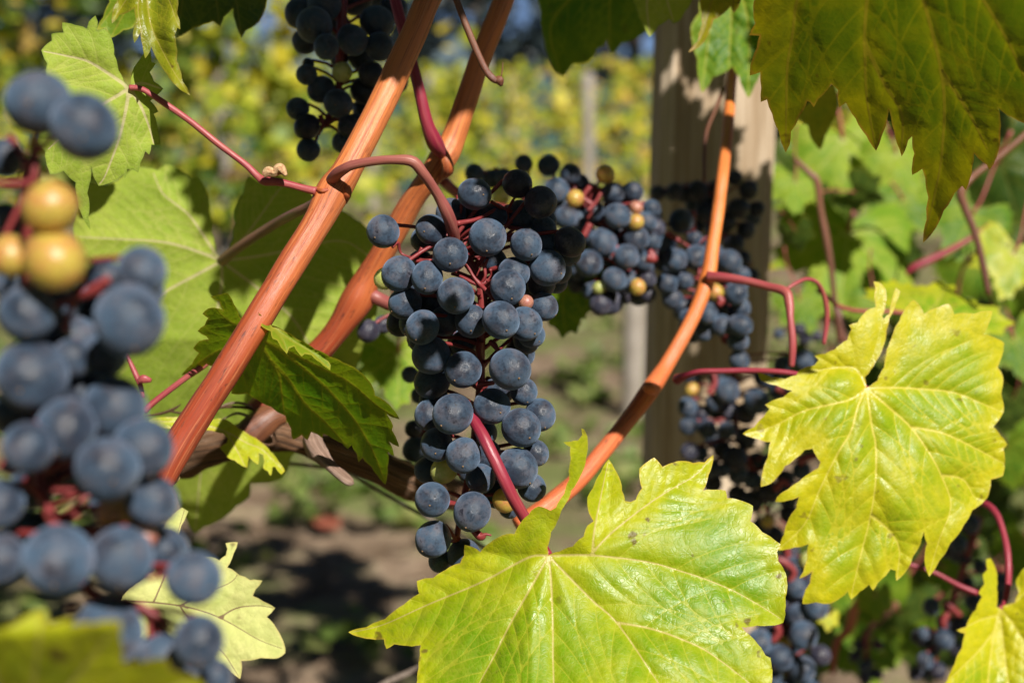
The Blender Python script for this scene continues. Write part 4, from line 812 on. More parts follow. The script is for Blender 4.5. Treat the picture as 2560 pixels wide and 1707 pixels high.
leaf('yellowing leaf at the lower corner with a dark pink stalk rising behind it', 'U', U12, (1240, 1040), [[(1240, 1040), (1200, 1200), (1170, 1400), (1140, 1700), (1100, 2100)], [(1240, 1040), (1260, 1250), (1300, 1560), (1400, 2040)], [(1240, 1040), (1330, 1150), (1440, 1320), (1640, 1580)], [(1240, 1040), (1210, 900), (1175, 700)], [(1240, 1035), (1340, 1000), (1480, 900), (1660, 1000)], [(1200, 1200), (1080, 1350), (860, 1560)], [(1230, 1090), (1110, 1120), (945, 1198)]], .62, 'leaf_yl', gx=.2, gy=.25, fn=lambda X, Y: -.9*np.abs(X+1)*.6, res=1.3, puck=1.2, seed=52, group='vine leaves around the low bunches',
     petiole=('U', [(1060, 300), (1110, 300), (1170, 330), (1225, 400), (1265, 520), (1290, 650), (1298, 800), (1290, 920), (1265, 1020), (1240, 1042)], [.67, .66, .655, .65, .645, .64, .635, .63, .625, .619], [22, 24, 26, 24, 23, 25, 24, 22, 20, 18], 'petiole'))
B13 = [(1200, -320), (1000, -260), (905, -80), (915, 60), (930, 180), (950, 262), (985, 332), (1012, 350), (1062, 292), (1132, 282), (1172, 222), (1202, 212), (1216, 182), (1236, 248), (1282, 202), (1392, 150), (1470, 60), (1540, -80), (1500, -260), (1350, -330)]
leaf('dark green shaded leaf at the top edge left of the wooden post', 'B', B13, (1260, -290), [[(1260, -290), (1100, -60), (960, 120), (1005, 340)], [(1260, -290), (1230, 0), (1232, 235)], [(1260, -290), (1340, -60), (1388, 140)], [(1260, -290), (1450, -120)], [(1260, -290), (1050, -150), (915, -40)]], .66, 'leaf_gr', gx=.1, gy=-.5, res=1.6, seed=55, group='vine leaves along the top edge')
B13b = [(1400, -160), (1322, -60), (1345, 30), (1386, 120), (1412, 170), (1450, 120), (1500, 88), (1520, 110), (1546, 98), (1570, 60), (1606, 0), (1600, -90), (1500, -170)]
leaf('small pale sunlit leaf at the top edge beside the shaded post', 'B', B13b, (1450, -150), [[(1450, -150), (1400, 0), (1412, 160)], [(1450, -150), (1490, 0), (1520, 100)], [(1450, -150), (1560, -40)]], .62, 'leaf_un', gy=.3, res=1.2, wav=3, seed=56, group='vine leaves along the top edge')
C14 = [(200, -200), (110, -90), (90, 60), (50, 122), (56, 190), (80, 270), (86, 360), (100, 424), (150, 352), (200, 332), (222, 320), (240, 302), (270, 352), (290, 410), (312, 448), (340, 390), (362, 350), (400, 300), (420, 200), (410, 60), (400, -90), (300, -190)]
leaf('bright green leaf with two points hanging over the sunlit top of the post', 'C', C14, (230, -160), [[(230, -160), (150, 60), (100, 410)], [(230, -160), (235, 60), (222, 310)], [(230, -160), (310, 100), (312, 435)], [(230, -160), (120, -20), (60, 150)]], .70, 'leaf_gr', gy=.2, side=1, res=1.4, puck=1.6, wav=4, wsc=12, seed=57, group='vine leaves along the top edge')
C15 = [(180, -180), (100, -80), (92, 20), (98, 60), (102, 110), (82, 190), (38, 240), (70, 225), (112, 190), (132, 140), (152, 90), (190, 70), (230, 30), (246, 62), (272, 20), (290, -80), (250, -180)]
leaf('narrow olive leaf tip curling in front of the bright two-pointed leaf', 'C', C15, (210, -160), [[(210, -160), (140, 20), (105, 150), (45, 236)], [(210, -160), (240, -40), (246, 55)]], .60, 'leaf_ol', gy=.2, res=1.0, puck=1.2, seed=58, group='vine leaves along the top edge')
C16 = [(760, 330), (705, 388), (722, 480), (692, 560), (662, 620), (640, 684), (602, 640), (582, 570), (540, 562), (520, 540), (560, 492), (620, 452), (690, 380)]
leaf('small glossy yellow-green leaf peeping out below the large shaded leaf', 'C', C16, (740, 350), [[(740, 350), (680, 480), (640, 678)], [(740, 350), (640, 470), (530, 545)]], .72, 'leaf_yl', gy=.3, res=1.2, seed=59, group='vine leaves right of the post')

# ------------------------------------------------------------------ leaves of the hedge to the right (softer, further off)
def generic_leaf(seed, mat, res=3.2):
    r = random.Random(seed); out = []; lob = [(0, 1.0), (.95, .86), (-.95, .86), (1.95, .66), (-1.95, .66)]
    N_ = 84
    for i in range(N_):
        th = -math.pi+2*math.pi*(i+.5)/N_; rr = max(.30, max(L*math.exp(-((th-a)/.62)**2) for a, L in lob))
        rr = max(rr, .70+.06*math.cos(3*th)) if abs(th) < 2.5 else rr*max(.18, (math.pi-abs(th))/.64)
        rr *= 1+(.075 if i % 3 == 0 else -.03)+r.uniform(-.03, .03)
        out.append((math.sin(th)*rr*62, math.cos(th)*rr*62))
    vns = [[(0, 0), (math.sin(a*.9)*L*30, math.cos(a*.9)*L*30), (math.sin(a)*L*60, math.cos(a)*L*60)] for a, L in lob]
    Vv, Tn, f = leaf_sheet(out, vns, res, .05, seed=seed)
    X, Y = Vv[:, 0], Vv[:, 1]; z = -.0045*X*X*r.uniform(.3, 1.2)-.003*Y*Y*r.uniform(-.2, 1)+1.3*(1-np.exp(-f['d1']/4))+waves(X, Y, 5, 26, seed)
    return mesh_np('blade', np.stack([X, Y, z], 1)*1e-3, Tn, [M[mat]], True, None, {'ed': f['ed'], 'vd1': f['vd1'], 'vd2': f['vd2'], 'lp': np.stack([X*1e-3+seed, Y*1e-3, 0*X], 1)})
GL = {}
def gleaf(kind, i):
    if (kind, i) not in GL: GL[(kind, i)] = generic_leaf(100+i*7+len(kind), kind)
    return GL[(kind, i)]
PET = tube_mesh('petiole', [tube_geo([(0, 0, 0), (0, -.02, .008), (.006, -.06, .02), (.01, -.085, .045)], [.0016, .0014, .0014, .002], 14, 8)], M['petiole_pk'], (0, 0, 0))
def place_leaf(kind, i, pos, tipdir, nrm, sc, label, group, stalk=True):
    z = Vector(nrm).normalized(); y = Vector(tipdir); y = (y-z*y.dot(z)).normalized(); x = y.cross(z)
    o = empty('vine_leaf', pos); o.rotation_mode = 'QUATERNION'; o.rotation_quaternion = Matrix((x, y, z)).transposed().to_quaternion(); o.scale = (sc,)*3
    tag(o, label, 'leaf', group); link('blade', gleaf(kind, i), o)
    if stalk: link('petiole', PET, o)
    return o
TOC = -FWD
def hedge(view, x, y, rpx, d, ang, kind, i, label, tilt=(.1, .35), group='blurred leaves right of the post'):
    """leaf centred at (x, y) with tip pointing at ang degrees from straight down"""
    (X, Y), = PX(view, [(x, y)]); sc = rpx*VIEWS[view][2]/F*d/.055
    t = Vector((math.sin(math.radians(ang)), 0, 0))-UPC*math.cos(math.radians(ang)); n = TOC+Vector((tilt[0], 0, 0))+UPC*tilt[1]
    return place_leaf(kind, i, P(X, Y, d)-t*.02*sc, t, n, sc, label, group)
hedge('C', 760, 740, 300, 1.02, 10, 'leaf_hg', 0, 'large pale green blurred leaf under the shaded leaf, crossed by a brown shoot')
hedge('C', 740, 1190, 390, 1.08, -12, 'leaf_hg', 1, 'largest pale green blurred leaf above the forked pink stalk', tilt=(.1, .5))
hedge('C', 1010, 760, 190, 1.0, 20, 'leaf_hg', 2, 'pale blurred leaf with rounded edge between two teeth of the shaded leaf')
hedge('C', 520, 880, 146, .98, -5, 'leaf_hg', 3, 'yellowish pale blurred leaf touching the edge of the wooden post')
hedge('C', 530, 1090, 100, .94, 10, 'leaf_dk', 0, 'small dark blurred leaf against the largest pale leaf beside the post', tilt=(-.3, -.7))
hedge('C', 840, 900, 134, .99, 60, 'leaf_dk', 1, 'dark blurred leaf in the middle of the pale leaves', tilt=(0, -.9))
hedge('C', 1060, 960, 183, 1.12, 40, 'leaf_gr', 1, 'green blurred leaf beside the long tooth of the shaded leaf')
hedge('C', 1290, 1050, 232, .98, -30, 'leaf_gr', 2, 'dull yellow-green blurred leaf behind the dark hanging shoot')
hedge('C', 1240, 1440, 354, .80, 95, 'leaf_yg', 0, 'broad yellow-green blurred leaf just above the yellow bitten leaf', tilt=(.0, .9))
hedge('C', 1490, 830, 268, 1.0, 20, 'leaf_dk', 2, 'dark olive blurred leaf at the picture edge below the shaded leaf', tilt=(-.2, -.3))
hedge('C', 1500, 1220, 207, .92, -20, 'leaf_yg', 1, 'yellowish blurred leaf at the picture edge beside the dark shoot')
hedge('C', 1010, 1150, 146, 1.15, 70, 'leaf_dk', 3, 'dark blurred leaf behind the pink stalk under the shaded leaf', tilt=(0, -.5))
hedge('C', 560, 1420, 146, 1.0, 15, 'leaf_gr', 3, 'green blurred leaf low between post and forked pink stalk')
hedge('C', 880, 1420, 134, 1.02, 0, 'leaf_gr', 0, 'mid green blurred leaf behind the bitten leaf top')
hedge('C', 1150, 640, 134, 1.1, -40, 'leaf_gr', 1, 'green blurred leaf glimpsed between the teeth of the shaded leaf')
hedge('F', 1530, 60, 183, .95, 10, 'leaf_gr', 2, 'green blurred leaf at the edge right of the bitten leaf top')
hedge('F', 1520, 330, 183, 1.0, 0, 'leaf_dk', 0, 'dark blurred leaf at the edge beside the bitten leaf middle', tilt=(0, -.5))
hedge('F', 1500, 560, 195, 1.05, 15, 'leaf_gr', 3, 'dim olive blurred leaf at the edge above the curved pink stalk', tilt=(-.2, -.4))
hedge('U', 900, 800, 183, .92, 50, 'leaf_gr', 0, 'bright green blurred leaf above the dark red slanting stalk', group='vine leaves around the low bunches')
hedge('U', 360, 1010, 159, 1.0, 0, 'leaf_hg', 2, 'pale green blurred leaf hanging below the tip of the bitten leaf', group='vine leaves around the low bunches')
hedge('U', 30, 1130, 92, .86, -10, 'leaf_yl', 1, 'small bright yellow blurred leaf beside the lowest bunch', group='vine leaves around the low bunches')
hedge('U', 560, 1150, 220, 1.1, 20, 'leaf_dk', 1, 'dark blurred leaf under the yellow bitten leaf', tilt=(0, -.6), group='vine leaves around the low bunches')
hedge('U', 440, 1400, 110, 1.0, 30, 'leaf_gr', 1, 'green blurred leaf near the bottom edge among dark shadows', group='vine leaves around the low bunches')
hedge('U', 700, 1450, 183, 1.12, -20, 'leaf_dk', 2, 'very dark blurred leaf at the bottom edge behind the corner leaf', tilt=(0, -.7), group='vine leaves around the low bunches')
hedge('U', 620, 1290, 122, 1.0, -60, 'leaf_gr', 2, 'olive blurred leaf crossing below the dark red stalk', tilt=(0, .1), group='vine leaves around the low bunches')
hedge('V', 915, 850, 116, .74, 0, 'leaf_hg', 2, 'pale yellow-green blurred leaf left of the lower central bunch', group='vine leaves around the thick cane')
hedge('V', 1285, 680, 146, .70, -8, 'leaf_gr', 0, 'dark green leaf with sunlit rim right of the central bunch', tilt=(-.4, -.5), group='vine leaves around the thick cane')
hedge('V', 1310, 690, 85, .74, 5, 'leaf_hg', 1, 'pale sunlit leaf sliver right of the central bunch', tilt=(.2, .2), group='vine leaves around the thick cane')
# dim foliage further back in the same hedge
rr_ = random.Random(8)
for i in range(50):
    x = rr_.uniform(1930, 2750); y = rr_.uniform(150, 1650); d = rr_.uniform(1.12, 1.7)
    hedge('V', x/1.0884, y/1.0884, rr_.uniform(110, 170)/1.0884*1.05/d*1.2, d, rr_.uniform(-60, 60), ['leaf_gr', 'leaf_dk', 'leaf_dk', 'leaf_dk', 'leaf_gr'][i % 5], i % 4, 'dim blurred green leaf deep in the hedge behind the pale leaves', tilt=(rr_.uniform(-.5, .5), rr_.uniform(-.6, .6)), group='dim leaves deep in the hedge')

# ------------------------------------------------------------------ grape bunches
main = [('B', 613, 885, 76, 8), ('B', 808, 838, 66, 12, 'd'), ('B', 914, 922, 74, 8, 'd'), ('B', 672, 1083, 89, -2), ('B', 848, 1115, 77, 3), ('B', 503, 1162, 81, -4), ('B', 417, 1047, 73, 10), ('B', 196, 1055, 76, 7), ('B', 270, 1248, 80, 4), ('B', 398, 1265, 76, 1), ('B', 527, 1348, 84, -6),
        ('B', 792, 1245, 79, 4), ('B', 765, 1310, 80, -4), ('B', 945, 1222, 86, 10), ('B', 1047, 1103, 70, 14, 'd'), ('B', 733, 1458, 89, -8), ('B', 842, 1475, 79, 2), ('B', 600, 1465, 77, 2), ('B', 477, 1462, 73, 7), ('B', 375, 1492, 78, 5), ('B', 297, 1382, 75, 13), ('B', 280, 1465, 68, 20, 'd'), ('B', 412, 1372, 62, 20), ('B', 872, 1525, 62, 14), ('B', 918, 1295, 66, 19),
        ('B', 1000, 1235, 58, 24), ('B', 700, 985, 62, 22), ('B', 925, 1010, 62, 24), ('B', 600, 945, 72, 22), ('B', 590, 1060, 50, 24), ('B', 700, 1190, 62, 20), ('B', 205, 1270, 50, 22, 'g'), ('B', 848, 1378, 36, 12, 'p'), ('B', 385, 1090, 62, 22), ('B', 985, 1285, 56, 26),
        ('E', 415, 75, 87, 8), ('E', 562, 140, 84, 0), ('E', 775, 138, 99, -9), ('E', 838, 240, 63, 8), ('E', 420, 195, 81, 13), ('E', 514, 342, 96, -7), ('E', 692, 307, 85, 1), ('E', 912, 346, 74, 8), ('E', 825, 405, 90, 0), ('E', 405, 345, 69, 13), ('E', 893, 520, 61, 10), ('E', 441, 482, 80, 8), ('E', 562, 531, 85, -4), ('E', 808, 588, 93, 0, 'w'), ('E', 475, 597, 61, 9, 'g'), ('E', 640, 635, 68, 9), ('E', 874, 677, 66, 12), ('E', 398, 600, 50, 18), ('E', 420, 732, 81, 1), ('E', 602, 788, 89, -4), ('E', 752, 735, 58, 9, 'y'), ('E', 425, 912, 85, 8), ('E', 565, 985, 77, 18), ('E', 455, 1010, 52, 22), ('E', 372, 12, 60, 16), ('E', 850, 8, 62, 18), ('E', 560, 20, 60, 20), ('E', 768, 772, 48, 20), ('E', 700, 560, 60, 26), ('E', 660, 430, 60, 28)]
bunch('sharp blue-black grape bunch in the centre hanging from an arched pink stalk', .50, main,
      [('B', 520, 1085, 14), ('B', 575, 1180, 18), ('B', 640, 1290, 15), ('B', 650, 1420, 16), ('E', 640, 60, 17), ('E', 640, 200, 18), ('E', 620, 380, 20), ('E', 600, 560, 20), ('E', 560, 740, 18), ('E', 530, 920, 16)], .0022, fill=30, fill_off=.015, seed=1, maxparts=97,
      peduncle=('B', [(-48, 850), (-20, 800), (20, 770), (60, 752), (150, 735), (240, 728), (330, 736), (378, 790), (420, 850), (452, 900), (486, 965), (510, 1030), (518, 1070), (522, 1100)], [.506, .498, .493, .491, .489, .488, .488, .49, .494, .497, .50, .505, .509, .512], [30, 28, 24, 22, 21, 21, 26, 25, 23, 24, 29, 30, 28, 25], 'peduncle'),
      extra=[('G', [(530, 520), (580, 510), (640, 498), (720, 470), (830, 410), (900, 420), (960, 460)], [4, 6, 8, 12, 16, 18, 22], [23.4, 20.3, 17.2, 14.0, 13.3, 14.8, 10.9]), ('G', [(900, 425), (925, 370), (950, 330)], [18, 16, 14], [11.7, 10.9, 9.4]), ('G', [(780, 360), (840, 400), (890, 430), (900, 540), (1000, 560), (1150, 640)], [12, 15, 18, 20, 20, 20], [12.5, 14.0, 15.6, 15.6, 14.0, 10.9]),
             ('G', [(490, 885), (560, 905), (640, 945), (700, 960), (760, 930)], [6, 4, 3, 3, 4], [9.4, 12.5, 17.2, 18.7, 10.9]), ('G', [(600, 810), (630, 870), (660, 920), (700, 965), (745, 1010), (800, 1075)], [2, 2, 2, 2, 0, 0], [13.3, 11.7, 14.8, 20.3, 14.0, 11.7]), ('G', [(755, 775), (730, 830), (735, 900), (710, 950)], [1, 2, 2, 3], [7.8, 15.6, 12.5, 14.0]), ('G', [(715, 810), (690, 860), (672, 900)], [1, 1, 2], [9.4, 6.2, 7.8]), ('G', [(772, 850), (775, 895), (745, 940)], [2, 3, 3], [13.3, 7.0, 7.8]), ('G', [(680, 990), (685, 1040)], [1, 2], [6.2, 2.3]),
             ('G', [(700, 1370), (690, 1440), (700, 1500), (710, 1560)], [10, 11, 12, 12], [26.5, 29.6, 23.4, 21.8]), ('G', [(770, 1375), (800, 1400), (830, 1450)], [4, 3, 2], [20.3, 23.4, 12.5]), ('G', [(60, 690), (100, 660), (130, 740), (260, 780), (340, 790)], [8, 10, 12, 10, 6], [11.7, 14.0, 9.4, 10.1, 15.6]), ('G', [(275, 695), (250, 740), (230, 790), (330, 795)], [10, 10, 10, 8], [14.0, 11.7, 17.2, 14.0]),
             ('E', [(610, 870), (640, 900), (665, 890), (690, 895)], [3, 1, 0, 0], [18.7, 20.3, 7.8, 4.7]), ('E', [(480, 745), (520, 750), (560, 760)], [5, 8, 10], [17.2, 12.5, 10.9]), ('E', [(620, 210), (660, 205), (700, 200)], [2, 2, 4], [15.6, 14.0, 10.9])])

fore = [('A', 175, 470, 152, 0), ('A', 385, 580, 157, -12), ('A', 25, 720, 85, 20), ('A', 230, 940, 125, -6, 'y'), ('A', 250, 1187, 142, -4, 'y'), ('A', 50, 1165, 95, 2, 'y'), ('A', 645, 1240, 117, 6), ('A', 590, 1458, 166, -2), ('A', 480, 1270, 85, 26), ('A', 125, 1430, 130, 2), ('A', 255, 1400, 95, 26),
        ('D', 145, 168, 166, 10), ('D', 330, 90, 92, 10), ('D', 470, 80, 105, 10), ('D', 525, 312, 142, 20), ('D', 300, 410, 140, 4), ('D', 130, 495, 118, 2), ('D', 490, 592, 148, -8), ('D', 650, 500, 136, 6), ('D', 690, 735, 122, 8), ('D', -10, 755, 115, 0), ('D', 265, 1005, 162, -8), ('D', 0, 1000, 115, 0), ('D', 552, 1000, 145, 0), ('D', 745, 962, 90, 18), ('D', 885, 1090, 126, 2), ('D', 905, 1378, 118, -2), ('D', 490, 1345, 165, 8), ('D', 735, 1450, 105, 18), ('D', 985, 1540, 80, 20), ('D', 860, 1560, 70, 24), ('D', 525, 795, 85, 12, 'p'), ('D', 665, 895, 55, 8, 'p'), ('D', 300, 600, 62, 30), ('A', 20, 980, 60, 26), ('D', 30, 330, 80, 30)]
bunch('large blurred grape bunch closest to the lens with orange unripe berries at its top', .292, fore,
      [('A', 150, 720, 14), ('A', 130, 900, 16), ('A', 150, 1300, 22), ('D', 150, 300, 22), ('D', 180, 620, 16), ('D', 230, 800, 16), ('D', 420, 1160, 18), ('D', 640, 1240, 16)], .0022, fill=26, fill_off=.022, seed=2,
      extra=[('A', [(-40, 835), (60, 840), (150, 820), (160, 700)], 6, [17, 17, 16, 12]), ('A', [(20, 1080), (80, 960), (130, 840)], 8, [14, 14, 15]), ('A', [(500, 1270), (430, 1310), (370, 1345)], 2, [22, 18, 12]), ('A', [(350, 1340), (300, 1480), (310, 1500)], 8, [17, 14, 16]), ('D', [(0, 570), (60, 600), (110, 570)], 6, [25, 22, 12]), ('D', [(190, 600), (270, 580), (350, 560)], 4, [16, 14, 14]), ('D', [(400, 700), (310, 690), (240, 690)], 6, [14, 12, 10]), ('D', [(640, 1095), (700, 1085), (760, 1075)], 8, [14, 12, 11]),
             ('D', [(560, 1190), (650, 1220), (690, 1250), (760, 1270), (830, 1300)], 10, [21, 17, 16, 12, 11]), ('D', [(690, 1250), (680, 1310), (690, 1360)], 12, [15, 12, 14]), ('D', [(300, 1230), (360, 1215)], 4, [19, 12])])
leafbit = hedge('A', 360, 1430, 62, .33, 100, 'leaf_yg', 2, 'tiny blurred green leaf piece caught between the nearest grapes', group='vine leaves near the lens')

top = [('V', 745, 10, 40, 0), ('V', 690, 30, 36, 8), ('V', 722, 58, 42, -4), ('V', 818, -8, 42, 6), ('V', 865, 50, 38, 4), ('V', 810, 92, 36, -3), ('V', 750, 108, 31, -5), ('V', 702, 95, 30, 8), ('V', 872, 108, 34, 2), ('V', 704, 172, 24, 2), ('V', 708, 148, 14, 6), ('V', 786, 166, 23, 0, 'g'), ('V', 738, 206, 33, 2), ('V', 777, 238, 34, -4), ('V', 852, 170, 30, 2, 's'), ('V', 836, 210, 32, 6, 's'), ('V', 684, 250, 27, 0), ('V', 705, 292, 30, -4, 's'), ('V', 708, 345, 27, -1), ('V', 786, 328, 24, 6), ('V', 815, 290, 30, 8), ('V', 800, 290, 26, 0, 's'), ('V', 840, 255, 30, 8), ('V', 905, 18, 32, 8), ('V', 912, 188, 26, 8), ('V', 700, 0, 34, 12), ('V', 780, 60, 26, 14), ('V', 830, 135, 28, 12), ('V', 765, -30, 36, 4), ('V', 870, -20, 36, 8), ('V', 780, 135, 22, 14)]
bunch('shaded black grape bunch hanging at the top edge left of the thick cane', .60, top, [('V', 790, -60, 6), ('V', 785, 30, 6), ('V', 780, 130, 6), ('V', 775, 220, 8), ('V', 745, 290, 6)], .0024, seed=3,
      extra=[('V', [(786, -40), (786, 20), (784, 90), (778, 150)], 2, [14, 12, 11, 9]), ('V', [(735, 265), (742, 285), (730, 310)], 0, [6, 5, 5])])

rear = [('B', 1000, 985, 50, 22, 'd'), ('B', 1095, 940, 46, 24, 'd'), ('B', 1115, 1130, 50, 22, 'd'), ('B', 1190, 1180, 48, 24, 'd'), ('B', 1260, 1110, 46, 24, 'd'), ('B', 1330, 1230, 46, 24, 'd'), ('B', 1400, 1270, 44, 22, 'd'), ('B', 1430, 1180, 46, 24, 'd'), ('B', 1440, 1040, 44, 26, 'd'), ('B', 1300, 930, 42, 24, 'd'), ('B', 1080, 1290, 46, 22, 'd'), ('B', 1300, 1340, 42, 24, 'd'), ('B', 1400, 1340, 44, 24, 'd'), ('B', 1010, 930, 46, 12), ('B', 1085, 1000, 48, 14), ('B', 1160, 1090, 46, 14), ('B', 1230, 1180, 48, 14), ('B', 1060, 1150, 50, 12), ('B', 1150, 880, 42, 16), ('B', 1290, 1060, 46, 14), ('B', 1380, 1190, 48, 14), ('B', 1420, 950, 40, 14), ('G', 1015, 85, 68, 2), ('B', 950, 755, 50, 4), ('B', 1050, 795, 48, 8), ('B', 745, 808, 40, 6), ('B', 690, 815, 45, 10), ('B', 612, 790, 44, 4), ('B', 985, 870, 62, 0), ('B', 1208, 795, 46, 0, 'y'), ('B', 1245, 880, 53, 2), ('B', 1335, 875, 50, 4), ('B', 1072, 905, 40, -4, 'y'), ('B', 1350, 945, 32, 0, 'p'), ('B', 1030, 990, 56, -2), ('B', 1265, 985, 61, -3), ('B', 1350, 1012, 38, 0, 'y'), ('B', 1400, 1010, 44, 6), ('B', 1350, 1090, 61, 2), ('B', 1200, 1105, 66, 0), ('B', 1305, 1170, 59, -4), ('B', 1135, 1200, 66, -2), ('B', 1250, 1275, 57, -2), ('B', 1322, 1285, 50, 3), ('B', 1357, 1308, 40, 2, 'y'), ('B', 1180, 1312, 31, 4, 'g'), ('B', 1188, 1385, 54, 8, 'd'), ('B', 1240, 1375, 56, 12, 'd'), ('B', 735, 890, 45, 8, 'g'), ('B', 1160, 965, 50, 10), ('B', 1100, 830, 36, 14), ('B', 1110, 1060, 50, 14), ('B', 1180, 1000, 40, 16), ('B', 1090, 1240, 40, 14), ('B', 1420, 1100, 44, 14), ('B', 1140, 1320, 40, 14)]
bunch('blurred blue bunch with yellow berries right behind the sharp central bunch', .68, rear, [('B', 860, 930, 10), ('B', 1040, 900, 10), ('B', 1140, 960, 6), ('B', 1200, 1040, 6), ('B', 1250, 1180, 6), ('B', 1280, 1300, 8)], .0018, fill=22, fill_off=.02, seed=4,
      extra=[('B', [(470, 820), (520, 870), (600, 920), (720, 945), (850, 950), (930, 930)], [-60, -40, -20, 0, 4, 6], [24, 24, 22, 22, 22, 18]), ('B', [(1140, 850), (1110, 900), (1150, 940), (1130, 1000)], 0, [12, 13, 15, 12]), ('B', [(1190, 880), (1160, 930), (1130, 960)], -4, [10, 10, 14]), ('B', [(1400, 1170), (1430, 1180), (1410, 1140)], -6, [26, 20, 14]), ('B', [(1140, 1020), (1110, 1080)], -3, [16, 18])])

byp = [('C', 5, 1008, 58, 0), ('C', -70, 1120, 55, 0), ('C', -20, 1185, 56, -4), ('C', 75, 1168, 54, -2), ('C', 65, 1085, 34, 10), ('C', 225, 1192, 60, -4), ('C', 160, 1150, 40, 8), ('C', 255, 1340, 56, -2), ('C', 275, 1398, 46, 4), ('C', 100, 1362, 46, 2), ('C', 125, 1428, 52, 0), ('C', 190, 1482, 52, 2), ('C', 275, 1482, 56, -2), ('C', 265, 1556, 50, 0), ('C', -60, 1290, 50, 0), ('C', 20, 1280, 42, 0), ('C', -35, 1362, 50, 2), ('C', 160, 1332, 42, 0, 'y'), ('C', 110, 1510, 46, 10), ('C', 40, 1450, 46, 12), ('C', 60, 1520, 44, 14), ('C', 270, 1640, 46, 2), ('C', -130, 1040, 40, 12), ('C', -10, 1240, 40, 14), ('C', 150, 1240, 46, 12), ('C', 210, 1270, 46, 14), ('C', 280, 1250, 40, 16), ('C', 10, 1400, 44, 14), ('C', 180, 1400, 44, 14)]
bunch('blurred blue bunch in front of the post crossed by the bright orange cane', .71, byp, [('C', 60, 960, 8), ('C', 60, 1100, 10), ('C', 90, 1250, 8), ('C', 140, 1400, 8), ('C', 200, 1560, 8)], .0018, fill=24, fill_off=.018, seed=5,
      extra=[('C', [(175, 1390), (190, 1370), (170, 1350)], -8, [14, 16, 12]), ('C', [(-60, 1060), (-30, 1080), (0, 1100)], -6, [16, 14, 10])])
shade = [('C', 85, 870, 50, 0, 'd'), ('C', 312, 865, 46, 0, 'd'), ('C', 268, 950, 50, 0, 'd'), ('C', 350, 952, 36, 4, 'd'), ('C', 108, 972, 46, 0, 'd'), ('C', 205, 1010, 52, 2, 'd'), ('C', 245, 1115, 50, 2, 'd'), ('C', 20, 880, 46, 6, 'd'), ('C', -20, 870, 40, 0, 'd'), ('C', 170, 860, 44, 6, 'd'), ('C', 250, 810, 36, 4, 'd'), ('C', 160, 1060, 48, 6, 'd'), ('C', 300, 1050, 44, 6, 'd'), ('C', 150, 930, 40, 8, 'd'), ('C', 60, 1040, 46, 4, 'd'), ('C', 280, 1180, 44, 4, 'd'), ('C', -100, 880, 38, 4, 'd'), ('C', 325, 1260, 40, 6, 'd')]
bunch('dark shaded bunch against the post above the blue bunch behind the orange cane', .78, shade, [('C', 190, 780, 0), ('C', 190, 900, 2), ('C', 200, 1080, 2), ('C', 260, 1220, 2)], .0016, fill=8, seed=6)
low = [('F', 275, 105, 46, 0), ('F', 565, 100, 48, 0), ('F', 215, 235, 58, -4), ('F', 350, 285, 60, -6), ('F', 35, 310, 46, 0), ('F', 155, 290, 42, 2), ('F', 40, 395, 44, 0), ('F', 125, 410, 44, 0), ('F', 212, 415, 40, 0), ('F', 250, 545, 60, 6, 'd'), ('F', 45, 512, 42, 2, 'd'), ('F', 90, 520, 40, 2), ('F', 195, 600, 32, 0), ('F', 150, 590, 40, 4), ('F', 265, 620, 44, 6), ('F', 330, 640, 44, 8), ('F', 420, 560, 44, 6), ('F', 470, 690, 44, 4), ('F', 555, 600, 44, 2), ('F', 300, 340, 52, 6, 'd'), ('F', 230, 330, 46, 8, 'd'), ('F', 100, 340, 40, 8, 'd'), ('F', 300, 450, 52, 8, 'd'), ('F', 350, 560, 48, 10, 'd'), ('F', 190, 500, 44, 8, 'd'), ('F', 120, 600, 44, 10, 'd'), ('F', 400, 700, 50, 10, 'd'), ('F', 330, 740, 50, 10, 'd'), ('F', 400, 830, 32, 2, 'y'), ('F', 370, 860, 50, 10, 'd'), ('F', 430, 900, 46, 10, 'd'), ('F', 480, 640, 44, 12, 'd'), ('F', 60, 190, 36, 8, 'd'), ('F', 170, 180, 40, 8), ('F', 55, 230, 32, 0, 'y'), ('F', 380, 180, 44, 4), ('F', 450, 240, 44, 6), ('F', 550, 250, 50, 8), ('F', 470, 120, 44, 8), ('F', 260, 710, 46, 12, 'd'), ('F', 500, 800, 46, 12, 'd'), ('F', 560, 700, 46, 12, 'd'), ('F', 150, 660, 44, 14, 'd')]
bunch('blurred small-berried bunch between the two large yellow-green leaves, partly in shade', .80, low, [('F', 260, 60, 8), ('F', 240, 250, 10), ('F', 270, 450, 12), ('F', 360, 650, 12), ('F', 420, 850, 12)], .0022, fill=10, seed=7,
      extra=[('F', [(130, 250), (160, 200), (150, 150)], -8, [18, 14, 10]), ('F', [(540, 560), (580, 540), (630, 530)], -6, [24, 20, 14]), ('F', [(430, 690), (470, 650), (500, 670)], -6, [18, 16, 10]), ('F', [(440, 220), (470, 240), (490, 260)], -4, [20, 16, 12])])
